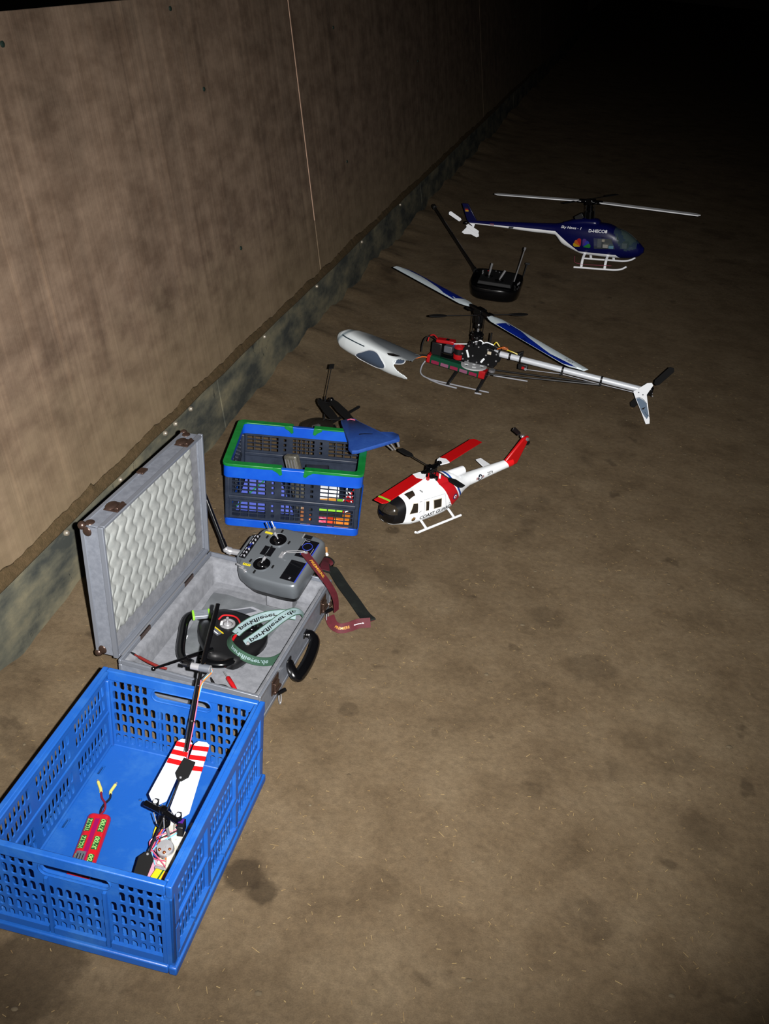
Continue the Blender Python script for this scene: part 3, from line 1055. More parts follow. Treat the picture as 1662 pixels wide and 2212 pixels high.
# carrying handle hanging out over the ground
hp = spline([(hx + 0.001, 0.045, 0.056), (hx + 0.014, 0.050, 0.054), (hx + 0.030, 0.036, 0.046), (hx + 0.036, -0.008, 0.036), (hx + 0.036, -0.060, 0.032), (hx + 0.030, -0.092, 0.032), (hx + 0.014, -0.086, 0.046), (hx + 0.001, -0.070, 0.054)], 6)
g = G()
g.tube(hp, [0.0112 + 0.004 * sin(pi * i / (len(hp) - 1)) for i in range(len(hp))], 10, flat=0.75)
hd_ = g.build('handle', M_BLACKG, case)
for y in (0.045, -0.070):
    g = G(); g.box((hx + 0.001, y, 0.055), (0.004, 0.024, 0.018)); g.build('handle_plate', M_BLACK, hd_, bevel=0.002)
# hinge
g = G()
g.cyl((-hx - 0.001, -hy + 0.02, CZ - 0.001), (-hx - 0.001, hy - 0.02, CZ - 0.001), 0.0028, 8)
g.build('hinge', M_DULLMETAL, case)
for y in (-0.13, 0.11):
    g = G(); g.box((-hx + 0.005, y, CZ - 0.006), (0.004, 0.05, 0.012)); g.build('hinge_plate', M_CAP, case)

# lid: opening plane at x = 0, outside at x = -LD, hinge along z = 0
LH, LD, LA = 0.3566, 0.0562, RAD(2.44)
LM = Matrix.Translation((-hx, 0, CZ + 0.002)) @ Matrix.Rotation(-LA, 4, 'Y')
g = G(); g.box((-LD + 0.002, 0, LH / 2), (0.003, CY - 0.01, LH - 0.01))
lid = g.build('lid', M_ALU, case, M=LM)
for s_ in (-1, 1):
    g = G(); g.box((-LD / 2, s_ * (hy - 0.003), LH / 2), (LD - 0.01, 0.003, LH - 0.01)); g.build('lid_side', M_ALU, lid)
    g = G(); g.box((-LD / 2, 0, LH / 2 + s_ * (LH / 2 - 0.003)), (LD - 0.01, CY - 0.012, 0.003)); g.build('lid_side', M_ALU, lid)
for x, wd in ((-0.006, 0.013), (-LD + 0.005, 0.011)):
    for s_ in (-1, 1):
        g = G(); g.box((x, s_ * (hy - 0.0035), LH / 2), (wd, 0.0075, LH)); g.build('edge_profile', M_PROFILE, lid, bevel=0.0015)
        g = G(); g.box((x, 0, LH / 2 + s_ * (LH / 2 - 0.0035)), (wd, CY - 0.0152, 0.0075)); g.build('edge_profile', M_PROFILE, lid, bevel=0.0015)
for sy in (-1, 1):
    for z in (0.0, LH):
        for x in ((-LD,) if True else ()):
            g = G()
            zs = 1 if z == 0 else -1
            c = V((-LD + 0.0045, sy * (hy - 0.0045), z + zs * 0.0045))
            g.ell(c, (0.010, 0.010, 0.010), 14, 8)
            g.ell(c + V((0.012, sy * 0.003, zs * 0.012)), (0.011, 0.004, 0.012), 14, 8)
            g.ell(c + V((0.012, -sy * 0.012, -zs * 0.003)), (0.011, 0.012, 0.004), 14, 8)
            g.build('corner_cap', M_CAP, lid)
for y in (-0.161, 0.186):
    g = G()
    g.box((-0.020, y, LH + 0.0015), (0.036, 0.040, 0.003))
    g.ell((-0.028, y, LH + 0.003), (0.014, 0.020, 0.006), 14, 6)
    g.cyl((-0.008, y - 0.016, LH + 0.005), (-0.008, y + 0.016, LH + 0.005), 0.005, 10)
    g.build('lid_latch', M_CAP, lid, bevel=0.0008)
g = G(); g.box((-0.045, 0.012, LH + 0.002), (0.018, 0.026, 0.005)); g.build('lid_catch', M_CAP, lid, bevel=0.001)
# lining board and convoluted foam pad
g = G(); g.box((-0.020, 0, LH / 2), (0.006, CY - 0.016, LH - 0.016)); g.build('lid_lining', M_LINING, lid)
def foam(ya, yb, za, zb):
    g = G()
    ny_, nz_ = 190, 130
    vs, fs = [], []
    for i in range(ny_ + 1):
        for j in range(nz_ + 1):
            y = ya + (yb - ya) * i / ny_
            z = za + (zb - za) * j / nz_
            ph = y / 0.0385 + 0.20 * sin(2 * pi * z / 0.046)
            h = abs(cos(pi * ph)) ** 0.5 * (0.9 + 0.1 * cos(2 * pi * (z / 0.046 + 0.25)))
            e = min((y - ya), (yb - y), (z - za), (zb - z)) + 0.006 * sin(2 * pi * y / 0.0385) + 0.006 * sin(2 * pi * z / 0.046)
            k = max(0.0, min(1.0, e / 0.014))
            vs.append((-0.0175 + (0.003 + 0.0052 * h) * k, y, z))
    n_ = nz_ + 1
    fs = [(i * n_ + j, (i + 1) * n_ + j, (i + 1) * n_ + j + 1, i * n_ + j + 1) for i in range(ny_) for j in range(nz_)]
    g.add(vs, fs)
    return g
foam(-0.242, 0.205, 0.052, 0.348).build('foam_pad', M_FOAM, lid, sharp=180, norm=False)

# ================================================================== silver transmitter lying across the far corner of the case
M_SILVER = mat('silver_lacquer', (126, 132, 138), 0.3, 0.45, 0.5)
M_SCREEN = mat('dark_lcd_glass', (14, 15, 18), 0.12, 0, 0.5)
M_PANEL = mat('black_printed_panel', (12, 12, 16), 0.3)
M_BLUEP = mat('blue_print', (50, 70, 190), 0.4)
M_GREYP = mat('light_grey_print', (170, 172, 180), 0.5)
M_YLAB = mat('yellow_label', (226, 208, 40), 0.5)
TXR = Matrix(((0.3202, -0.9408, -0.1111), (0.918, 0.3371, -0.209), (0.234, -0.035, 0.9716))).to_4x4()
TXM = Matrix.Translation((-0.2735, 2.1905, 0.150)) @ TXR @ Matrix.Scale(1.07, 4)
tx = thing('silver_transmitter', 'silver radio transmitter with two sticks lying across the open case', 'transmitter')
tx.matrix_world = TXM
def tx_outline(k, z):
    """rounded body outline, k shrinks it"""
    P = [(-0.088, -0.092), (0.088, -0.092), (0.094, -0.05), (0.094, 0.03), (0.076, 0.078), (0.045, 0.083), (0.040, 0.100), (-0.040, 0.100), (-0.045, 0.083), (-0.076, 0.078), (-0.094, 0.03), (-0.094, -0.05)]
    P = [(x * k, (y + 0.005) * k - 0.005) for x, y in P]
    out = []
    n_ = len(P)
    for i in range(n_):
        a, b, c = V(P[i - 1]), V(P[i]), V(P[(i + 1) % n_])
        r = min(0.014, (a - b).length * 0.42, (c - b).length * 0.42)
        p0 = b + (a - b).normalized() * r
        p1 = b + (c - b).normalized() * r
        for t in (0, 0.25, 0.5, 0.75, 1):
            q_ = p0.lerp(b, t).lerp(b.lerp(p1, t), t)
            out.append(V((q_.x, q_.y, z)))
    return out
g = G()
g.rings([tx_outline(0.985, -0.045), tx_outline(1.0, -0.038), tx_outline(1.0, -0.014), tx_outline(0.985, -0.006), tx_outline(0.955, -0.001), tx_outline(0.92, 0.0)])
txb = g.build('body', M_SILVER, tx, sharp=50)
g = G()
g.rings([tx_outline(0.84, -0.070), tx_outline(0.90, -0.066), tx_outline(0.97, -0.0455)])
g.build('back_shell', M_BLACK, tx, sharp=50)
for sx in (-1, 1):
    c = V((sx * 0.045, 0.022, 0.0))
    g = G()
    g.lathe(c, (0, 0, 1), [(0.0255, -0.001), (0.0250, 0.0022), (0.0228, 0.0026), (0.0215, 0.0005)], 28)
    gb = g.build('gimbal_ring', M_SILVER, tx)
    g = G()
    g.tube([c + V((0, 0, 0.0004)), c + V((0, 0, 0.0009))], 0.0216, 28)
    g.ell(c + V((0, 0, -0.004)), (0.014, 0.014, 0.009), 16, 8)
    g.build('gimbal_cup', M_BLACKG, gb)
    g = G()
    tip = c + (V((0.010, -0.008, 0.019)) if sx < 0 else V((0.004, 0.010, 0.021)))
    base = c + V((0, 0, 0.004))
    g.tube([base, base.lerp(tip, 0.45)], 0.0016, 8)
    g.tube([base.lerp(tip, 0.42), base.lerp(tip, 0.5), base.lerp(tip, 0.95), tip], [0.002, 0.0038, 0.0040, 0.003], 10)
    g.build('stick', M_CHROME, gb)
    for dx, dy in ((0.031, 0.004), (-0.031, 0.004), (0.0, 0.031), (0.0, -0.031)):
        if dx * sx < 0 or dy:
            g = G(); g.box(c + V((dx, dy, 0.0012)), (0.010 if dy else 0.005, 0.004 if dy else 0.012, 0.0025)); g.build('trim_lever', M_BLACK, tx)
# printed panel with the lettering at the top, screen and key pad at the bottom
g = G(); g.box((0, 0.079, 0.0006), (0.086, 0.017, 0.0016)); pa = g.build('switch_panel', M_PANEL, tx)
g = G()
for k in range(6):
    x = -0.036 + k * 0.0125 + (0.010 if k > 2 else 0)
    g.box((x, 0.0835, 0.0018), (0.008, 0.002, 0.0006), 0)
    g.tube([V((x, 0.0755, 0.001)), V((x, 0.0755, 0.0045))], 0.0024, 10, 0)
g.build('switch_knob', M_GREYP, pa)
g = G(); text_on(g, 'FX-18', (0.0, 0.079, 0.0018), (1, 0, 0), (0, 1, 0), h=0.006); lab(g.build('lettering', M_BLUEP, pa), 'blue FX lettering')
g = G(); g.box((0, 0.028, 0.0006), (0.031, 0.030, 0.0016)); g.box((0, 0.028, 0.0016), (0.031, 0.0018, 0.0008), 1)
for k in range(4):
    g.box((-0.007 if k % 2 else 0.007, 0.020 + 0.016 * (k // 2), 0.0022), (0.009, 0.005, 0.003), 0)
g.build('keypad', [M_PANEL, M_SILVER], tx)
g = G(); g.box((-0.040, -0.062, 0.0006), (0.067, 0.040, 0.0016)); sc_ = g.build('screen_frame', M_PANEL, tx)
g = G(); g.box((-0.034, -0.060, 0.0017), (0.044, 0.029, 0.0008)); g.build('screen', M_SCREEN, sc_)
g = G(); text_on(g, 'R1', (-0.066, -0.066, 0.0017), (1, 0, 0), (0, 1, 0), h=0.005); g.build('lettering', M_GREYP, sc_)
g = G(); g.box((0.040, -0.062, 0.0006), (0.062, 0.040, 0.0016)); kp = g.build('menu_panel', M_PANEL, tx)
g = G()
for (cx_, cy_, r_) in ((0.047, -0.060, 0.0125), (0.021, -0.058, 0.0048), (0.021, -0.070, 0.0048)):
    g.tube([V((cx_ + cos(t) * r_, cy_ + sin(t) * r_, 0.0016)) for t in [2 * pi * k / 22 for k in range(23)]], 0.0008, 5)
g.build('dial_print', M_BLUEP, kp)
g = G()
g.box((-0.005, -0.0830, 0.0007), (0.140, 0.0022, 0.0015)); g.build('blue_line', M_BLUEP, tx)
for mc, md in (((0.058, -0.0440, 0.0016), (0.024, 0.0010, 0.0006)), ((0.066, -0.052, 0.0016), (0.0010, 0.012, 0.0006)), ((0.030, -0.078, 0.0016), (0.03, 0.0009, 0.0006))):
    g = G(); g.box(mc, md); g.build('print_mark', M_GREYP, kp)
g = G(); g.box((0.080, -0.046, 0.0005), (0.012, 0.021, 0.0014)); g.box((0.080, -0.0335, 0.001), (0.015, 0.0026, 0.003), 1); g.build('power_slide', [M_BLACK, M_CHROME], tx)
# toggle switches on the top corners, one with a yellow label
for sx, tilt in ((-1, 1), (1, -1)):
    for k in range(2):
        b0 = V((sx * (0.072 + 0.008 * k), 0.061 - 0.011 * k, -0.003))
        g = G()
        g.tube([b0, b0 + V((0, 0, 0.006))], 0.0042, 8)
        sw_ = g.build('toggle_base', M_CHROME, tx)
        g = G()
        g.tube([b0 + V((0, 0, 0.005)), b0 + V((sx * 0.004, 0.006, 0.014)), b0 + V((sx * 0.007, 0.010, 0.019))], [0.0014, 0.0019, 0.0024], 8)
        g.build('toggle_lever', M_CHROME if (sx < 0 or k) else M_BLACK, sw_)
    g = G(); g.box((sx * 0.060, 0.056, 0.0002), (0.006, 0.020, 0.0022)); lb_ = g.build('yellow_label', M_YLAB, tx)
    if sx < 0:
        for k in range(4):
            g = G(); g.box((sx * 0.060, 0.0495 + 0.0042 * k, 0.0014), (0.003, 0.0016, 0.0004)); g.build('print_mark', M_BLACK, lb_)
# strap hook bracket
g = G()
g.box((0, -0.012, 0.001), (0.020, 0.010, 0.002))
g.tube(spline([(-0.006, -0.012, 0.002), (-0.005, -0.020, 0.012), (0.0, -0.024, 0.014), (0.005, -0.020, 0.012), (0.006, -0.012, 0.002)], 4), 0.0016, 7)
g.build('strap_bracket', M_CHROME, tx)
# antenna: chrome joint and black sleeve leaning back past the lid
g = G()
g.tube([(-0.012, 0.098, -0.020), (-0.016, 0.122, -0.018)], 0.008, 14)
g.tube([(-0.016, 0.122, -0.018), (-0.017, 0.128, -0.018), (-0.018, 0.136, -0.016)], [0.0065, 0.010, 0.0095], 14)
g.ell((-0.018, 0.140, -0.014), (0.009, 0.009, 0.009), 12, 8)
aj = g.build('antenna_joint', M_CHROME, tx)
ROOT = TXM @ V((-0.018, 0.142, -0.012))
TXI = TXM.inverted()
AT = V((-0.512, 2.300, 0.310))
a0, a1 = TXI @ ROOT, TXI @ AT
g = G()
g.tube([a0, a0.lerp(a1, 0.12), a0.lerp(a1, 0.125), a1], [0.0072, 0.0072, 0.0058, 0.0050], 10)
g.build('antenna', M_BLACKG, tx)

# ================================================================== neck strap
M_MAROON = mat('maroon_webbing', (82, 14, 26), 0.7, 0, 0.3, (94, 18, 32), 80, bump=0.3, bs=900)
M_PAD = mat('black_padded_fabric', (20, 24, 22), 0.9, 0, 0.15, (40, 46, 40), 14, 0.5, 0.8, bump=0.3, bs=700)
M_GOLD = mat('gold_print', (206, 150, 50), 0.5)
strap = thing('neck_strap', 'maroon and black neck strap trailing from the silver transmitter to the floor', 'strap', (-0.1, 2.1, 0))
SO = V((0.1, -2.1, 0))
def sh(pts):
    return [V(p) + SO for p in pts]
s1 = sh([(-0.200, 2.158, 0.184), (-0.168, 2.122, 0.170), (-0.148, 2.112, 0.150), (-0.125, 2.110, 0.118), (-0.108, 2.114, 0.078), (-0.103, 2.110, 0.040)])
fr = ribbon(s1, 0.022, nrm=[(0.3, -0.3, 1), (0.4, -0.3, 1), (0.6, -0.3, 0.8), (0.9, -0.4, 0.4), (1, -0.5, 0.1), (1, -0.5, 0.1)])
g = G(); ribbon_geo(g, fr, 0.022, 0.0022); b1 = g.build('webbing', M_MAROON, strap, sharp=60)
g = G(); ribbon_text(g, fr, 'PREMIERE', 0.060, 0.058, 0.0085, lift=0.0018); lab(g.build('lettering', M_GOLD, b1), 'gold PREMIERE lettering')
s1b = sh([(-0.120, 2.108, 0.022), (-0.108, 2.082, 0.016), (-0.088, 2.068, 0.016), (-0.064, 2.077, 0.017), (-0.041, 2.093, 0.018), (-0.010, 2.100, 0.020)])
fr = ribbon(s1b, 0.026, nrm=[(0.1, -0.9, 0.6)] * 6)
g = G(); ribbon_geo(g, fr, 0.026, 0.0022); b2 = g.build('webbing', M_MAROON, strap, sharp=60)
g = G(); ribbon_text(g, fr, 'PREMIERE', 0.060, 0.040, 0.007, lift=0.0018); g.build('lettering', M_GOLD, b2)
g = G(); ribbon_text(g, fr, 'Abonnieren Sie', 0.108, 0.030, 0.003, lift=0.0018); g.build('lettering', M_WHITE, b2)
s2 = sh([(-0.012, 2.108, 0.020), (-0.032, 2.153, 0.008), (-0.062, 2.213, 0.006), (-0.099, 2.280, 0.006), (-0.128, 2.338, 0.009), (-0.146, 2.352, 0.026), (-0.156, 2.318, 0.050), (-0.150, 2.262, 0.060)])
fr = ribbon(s2, 0.034, nrm=[(0, -0.3, 1), (0.1, 0, 1), (0.1, 0, 1), (0.1, 0, 1), (0.1, 0.2, 1), (-0.5, 0.7, 0.3), (-0.3, 0, -1), (-0.2, -0.3, -1)])
g = G(); ribbon_geo(g, fr, 0.034, 0.005); g.build('shoulder_pad', M_PAD, strap, bevel=0.0012, sharp=60)
g = G(); ribbon_geo(g, [(p - n_ * 0.0034, t_, s__, n_, L_) for p, t_, s__, n_, L_ in fr], 0.026, 0.0012); g.build('webbing', M_MAROON, strap, sharp=60)
hk0 = TXM @ V((0, -0.024, 0.013)) + V((0.1, -2.1, 0))
hk1 = s1[0]
g = G()
mid_ = (hk0 + hk1) / 2 + V((0, 0, 0.004))
dd = (hk1 - hk0)
sd_ = dd.cross(V((0, 0, 1))).normalized()
lp = [hk0 + dd * 0.5 + dd * (0.5 * cos(t)) + sd_ * (0.005 * sin(t)) + V((0, 0, 0.003)) for t in [2 * pi * k / 20 for k in range(21)]]
g.tube(lp, 0.0016, 7)
g.tube([hk1 - dd * 0.15, hk1 + dd * 0.15], 0.0035, 10)
g.build('snap_hook', M_CHROME, strap)

# ================================================================== things lying in the case
# ---- printed plastic bag under the black transmitter
M_BAG = mat('grey_printed_film', (104, 108, 112), 0.3, 0, 0.5, (126, 130, 134), 12)
t = thing('printed_bag', 'grey printed plastic bag lying under the black transmitter', 'bag', CP(-0.015, 0.03, 0.0165), (0, 0, CROT))
g = G()
nx_, ny_ = 26, 26
vs = []
for i in range(nx_ + 1):
    for j in range(ny_ + 1):
        u_, v_ = i / nx_, j / ny_
        a = V((-0.100, -0.125)).lerp(V((0.085, -0.130)), u_)
        b = V((-0.112, 0.135)).lerp(V((0.115, 0.130)), u_)
        p = a.lerp(b, v_)
        vs.append((p.x, p.y, 0.001 + 0.004 * (1 + noise.noise(V((p.x * 22, p.y * 22, 1))))))
g.add(vs, [(i * (ny_ + 1) + j, (i + 1) * (ny_ + 1) + j, (i + 1) * (ny_ + 1) + j + 1, i * (ny_ + 1) + j + 1) for i in range(nx_) for j in range(ny_)])
bagv = BVHTree.FromPolygons([V(p) for p in g.v], g.f)
g.build('film', M_BAG, t, sharp=180, norm=False)
onbag = laid(bagv, (0, 0, -1), 0.0008)
g = G()
patch(g, [(-0.075, 0.055, 0), (0.01, 0.11, 0), (0.045, 0.105, 0), (0.055, 0.045, 0)], onbag, 0, 8, 4)
lab(g.build('picture_print', M_GREYP, t, norm=False), 'pale printed picture')
g = G()
patch(g, [(-0.05, 0.065, 0), (0.008, 0.102, 0), (0.030, 0.098, 0), (-0.02, 0.05, 0)], laid(bagv, (0, 0, -1), 0.0014), 0, 6, 4)
g.build('picture_print', M_GREY, t, norm=False)
g = G()
text_on(g, 'Graupner', (0.068, -0.075, 0), (0.25, 1, 0), (-1, 0.25, 0), w=0.085, fn=onbag)
g.build('lettering', M_BLACK, t, norm=False)
g = G()
patch(g, [(-0.094, -0.105, 0), (-0.086, -0.105, 0), (-0.092, -0.065, 0), (-0.100, -0.065, 0)], onbag, 0, 4, 3)
g.build('pale_print', M_WHITE, t, norm=False)

# ---- black transmitter
bt = thing('black_transmitter', 'black transmitter with grip arms lying in the case under the lanyard', 'transmitter', CP(0.0, -0.045, 0.027), (0, 0, CROT))
def smooth_loop(P, z, k=1.0, c=(0, 0), n=3):
    Q = [V((c[0] + (x - c[0]) * k, c[1] + (y - c[1]) * k, z)) for x, y in P]
    m_ = len(Q)
    out = []
    for i in range(m_):
        a, b, c_, d = Q[i - 1], Q[i], Q[(i + 1) % m_], Q[(i + 2) % m_]
        for j in range(n):
            t_ = j / n
            out.append(0.5 * (2 * b + (c_ - a) * t_ + (2 * a - 5 * b + 4 * c_ - d) * t_ * t_ + (3 * b - a - 3 * c_ + d) * t_ ** 3))
    return out
BO = [(-0.090, 0.065), (-0.050, 0.105), (0.010, 0.106), (0.060, 0.090), (0.092, 0.055), (0.098, 0.010), (0.080, -0.045), (0.060, -0.085), (0.020, -0.080), (-0.010, -0.082), (-0.045, -0.040), (-0.075, 0.0)]
g = G()
g.rings([smooth_loop(BO, 0.001, 0.9), smooth_loop(BO, 0.010, 1.0), smooth_loop(BO, 0.028, 1.0), smooth_loop(BO, 0.036, 0.94), smooth_loop(BO, 0.038, 0.80)])
g.build('body', M_BLACK, bt, sharp=55)
for pts in ([(-0.080, 0.050, 0.030), (-0.110, 0.050, 0.034), (-0.118, 0.020, 0.034), (-0.098, -0.040, 0.032), (-0.080, -0.085, 0.030), (-0.062, -0.110, 0.028), (-0.035, -0.118, 0.026)],
            [(0.055, -0.070, 0.028), (0.040, -0.095, 0.030), (0.010, -0.105, 0.030), (-0.020, -0.104, 0.030)]):
    sp = spline(pts, 6)
    g = G(); g.tube(sp, [0.011] * len(sp), 12, flat=0.8); g.build('grip_arm', M_BLACKG, bt)
for cc, mt in (((-0.095, 0.052, 0.040), M_CHROME), ((0.066, -0.012, 0.040), M_CHROME), ((0.03, 0.075, 0.039), M_CHROME)):
    g = G(); g.lathe(cc, (0, 0, 1), [(0.005, -0.008), (0.005, 0.0), (0.003, 0.003), (0.0005, 0.0035)], 12, cap=True); g.build('stud', mt, bt)
g = G(); g.lathe((-0.012, 0.042, 0.037), (0, 0, 1), [(0.020, 0), (0.019, 0.004), (0.016, 0.005), (0.012, 0.002)], 24); g.ell((-0.012, 0.042, 0.038), (0.011, 0.011, 0.006), 16, 8); gm = g.build('gimbal', M_CHROME, bt)
g = G(); g.tube([(-0.012, 0.042, 0.042), (-0.010, 0.036, 0.062)], [0.002, 0.0035], 10); g.build('stick', M_CHROME, gm)
g = G(); g.lathe((0.050, 0.050, 0.037), (0, 0, 1), [(0.020, 0), (0.019, 0.004), (0.016, 0.005), (0.012, 0.002)], 24); g.ell((0.050, 0.050, 0.038), (0.011, 0.011, 0.006), 16, 8); g.build('gimbal', M_BLACKG, bt)
g = G(); g.box((-0.028, 0.003, 0.0385), (0.034, 0.014, 0.0012), 0, Matrix.Rotation(RAD(-28), 3, 'Z')); pl = g.build('name_plate', M_GREY, bt)
g = G(); g.box((-0.022, 0.010, 0.0390), (0.036, 0.003, 0.0012), 0, Matrix.Rotation(RAD(-28), 3, 'Z')); g.build('yellow_stripe', M_YEL, pl)
g = G(); g.box((-0.029, 0.001, 0.0392), (0.026, 0.0022, 0.0008), 0, Matrix.Rotation(RAD(-28), 3, 'Z')); g.build('pale_print', M_WHITE, pl)
g = G(); g.tube(spline([(-0.040, 0.048, 0.040), (-0.030, 0.060, 0.048), (0.0, 0.062, 0.050), (0.020, 0.045, 0.048), (0.026, 0.018, 0.043), (0.026, 0.002, 0.041)], 6), 0.0022, 8); cb_ = g.build('cable', M_REDP, bt)
g = G(); g.tube([(0.026, 0.004, 0.041), (0.026, -0.014, 0.040)], [0.0042, 0.0036], 10); g.build('plug', M_REDP, cb_)
g = G(); g.box((-0.026, 0.036, 0.040), (0.006, 0.014, 0.006), 0, Matrix.Rotation(0.3, 3, 'Z')); g.build('switch', M_WHITE, bt, bevel=0.001)
# antenna resting on the near edge of the case
g = G()
pa_, pb_ = V((-0.019, -0.100, 0.050)), V((-0.083, -0.215, 0.071))
g.tube([pa_, pa_.lerp(pb_, 0.3), pa_.lerp(pb_, 0.31), pb_], [0.0052, 0.0050, 0.0038, 0.0030], 10)
g.ell(pb_, (0.0058, 0.0058, 0.0058), 12, 8)
g.tube([(-0.005, -0.068, 0.040), pa_], [0.007, 0.0055], 10)
g.build('antenna', M_BLACKG, bt)

# ---- lanyard
M_LAN = mat('grey_green_lanyard', (134, 156, 160), 0.75, 0, 0.2, (146, 168, 170), 60)
M_LANB = mat('dark_green_lanyard_edge', (52, 84, 66), 0.75, 0, 0.2)
ln = thing('lanyard', 'grey and green lanyard with dark lettering looped over the black transmitter', 'lanyard', CP(0.08, 0.03, 0.0), (0, 0, CROT))
LO = V((-0.08, -0.03, 0))
def lpts(l):
    return [V(p) + LO for p in l]
def lan(pts, nrm, text, L0, tw, flip, mm, tm, w_=0.024):
    fr_ = ribbon(lpts(pts), w_, nrm=nrm, k=8)
    g_ = G(); ribbon_geo(g_, fr_, w_, 0.0014)
    o_ = g_.build('band', mm, ln, sharp=60)
    for sgn in (-1, 1):
        g_ = G(); ribbon_geo(g_, [(p + s__ * (sgn * w_ * 0.47), t_, s__, n_, L_) for p, t_, s__, n_, L_ in fr_], w_ * 0.07, 0.0020); g_.build('edge', M_LANB, o_, sharp=60)
    if text:
        g_ = G(); ribbon_text(g_, fr_, text, L0, tw, 0.0140, lift=0.0010, flip=flip, mirror=-1); lab(g_.build('lettering', tm, o_), 'parkflieger.de lettering')
    return fr_
up_ = (0.25, -0.7, 0.65)
lan([(0.026, -0.040, 0.072), (0.034, -0.012, 0.076), (0.052, 0.028, 0.076), (0.080, 0.062, 0.074), (0.112, 0.085, 0.070), (0.135, 0.095, 0.066)], [(0.0, -0.6, 0.8), (0.2, -0.6, 0.7), up_, up_, up_, up_], 'parkflieger', 0.075, 0.115, 1, M_LAN, M_BLACK, 0.0245)
lan([(0.062, -0.062, 0.066), (0.080, -0.020, 0.070), (0.096, 0.025, 0.072), (0.110, 0.065, 0.074), (0.128, 0.098, 0.074), (0.147, 0.108, 0.066), (0.158, 0.095, 0.046), (0.156, 0.066, 0.028), (0.150, 0.020, 0.024)], [up_, (0.3, -0.65, 0.65), (0.35, -0.6, 0.7), (0.3, -0.5, 0.8), (0.2, -0.2, 1), (0.4, 0.4, 0.9), (0.9, 0.5, 0.3), (1, 0.1, 0.1), (1, 0, 0.2)], 'parkflieger.de', 0.098, 0.165, 1, M_LAN, M_BLACK, 0.0245)
lan([(0.026, -0.040, 0.072), (0.020, -0.062, 0.074), (0.034, -0.088, 0.074), (0.066, -0.106, 0.070), (0.102, -0.098, 0.054), (0.132, -0.062, 0.034), (0.148, -0.016, 0.026), (0.150, 0.020, 0.024)], [(-0.8, -0.3, 0.7), (-0.7, -0.5, 0.5), (-0.5, -0.8, 0.4), (0, -1, 0.35), (0.4, -0.9, 0.3), (0.8, -0.5, 0.3), (1, -0.1, 0.2), (1, 0, 0.2)], 'parkflieger.de', 0.115, 0.11, 1, M_LANB, M_LAN, 0.022)

# ---- small lipo battery on the transmitter
t = thing('lipo_pack', 'small silver battery pack with lime ends on the black transmitter', 'battery', CP(-0.086, 0.000, 0.0668), (RAD(4), 0, CROT + RAD(32)))
g = G(); g.box((0, 0, 0.0055), (0.046, 0.026, 0.011)); bd_ = g.build('cell', mat('silver_foil', (160, 168, 178), 0.35, 0.4), t, bevel=0.002)
for s_ in (-1, 1):
    g = G(); g.box((s_ * 0.020, 0, 0.0055), (0.006, 0.0275, 0.0122)); g.build('end_band', M_LIME, t, bevel=0.0015)
g = G()
for k in range(3):
    g.box((-0.004, -0.006 + 0.006 * k, 0.0112), (0.022, 0.0012, 0.0004))
tag(g.build('print_lines', M_GREY, t), kind='stuff')

# ---- test leads
t = thing('red_test_lead', 'red plug on a black lead lying in the near end of the case', 'lead', CP(0.07, -0.165, 0.018), (0, 0, CROT))
q0, q1 = V((-0.022, 0.018, 0.012)), V((0.022, -0.022, 0.010))
g = G(); g.tube([q0.lerp(q1, k) for k in (0.12, 0.18, 0.6, 0.85, 1.0)], [0.003, 0.0058, 0.0058, 0.0045, 0.0032], 10); g.build('grip', M_REDP, t)
g = G(); g.tube([q0 - (q1 - q0) * 0.25, q0.lerp(q1, 0.16)], 0.0018, 8); g.build('probe', M_DULLMETAL, t)
g = G(); g.tube([q1, q1 + V((0.008, -0.006, 0.003)), q1 + V((0.010, -0.012, 0.008))], 0.0018, 7); g.build('cable', M_REDP, t)
t = thing('black_test_lead', 'thin black plug and curled cable beside the red plug', 'lead', CP(0.03, -0.185, 0.018), (0, 0, CROT))
g = G(); g.tube([(-0.014, 0.020, 0.008), (-0.004, 0.008, 0.008)], [0.002, 0.0036], 8); g.tube([(-0.004, 0.008, 0.008), (0.004, 0.0, 0.008)], [0.0042, 0.003], 8); g.build('plug', M_BLACK, t)
g = G(); g.tube(spline([(0.004, 0.0, 0.008), (0.018, 0.008, 0.006), (0.034, 0.008, 0.005), (0.050, -0.004, 0.004), (0.060, -0.012, 0.005)], 6), 0.0018, 7); g.build('cable', M_BLACK, t)
t = thing('brown_red_cable', 'dark red cable lying along the near rim of the case', 'cable', CP(-0.115, -0.228, 0.076), (0, 0, CROT))
g = G(); g.tube(spline([(-0.040, 0.012, 0.008), (-0.020, 0.006, 0.008), (0.005, 0.0, 0.007), (0.030, -0.004, 0.006), (0.050, -0.002, 0.004)], 6), [0.0022] * 4 + [0.0036] * 17 + [0.0030] * 4, 8); g.build('sleeve', M_DKRED, t)
g = G(); g.tube([(-0.040, 0.012, 0.008), (-0.052, 0.016, 0.008)], [0.003, 0.002], 8); g.build('tip', M_BLACK, t)

# ---- cigarette end on the floor
t = thing('cigarette_end', 'cigarette end with tan filter on the floor behind the strap', 'cigarette', (-0.161, 2.449, 0.0), (0, 0, RAD(8)))
g = G(); g.cyl((0, 0.016, 0.0042), (0, -0.014, 0.0042), 0.0042, 10); g.build('filter', mat('tan_filter', (222, 160, 88), 0.8), t)
g = G(); g.cyl((0, -0.014, 0.0042), (0.001, -0.021, 0.0042), 0.0041, 10); g.build('paper', M_WHITE, t)

# ================================================================== things lying in the blue crate
KROT = RAD(-10.17)
KM = Matrix.Translation((-0.4248, 1.3224, 0)) @ Matrix.Rotation(KROT, 4, 'Z')
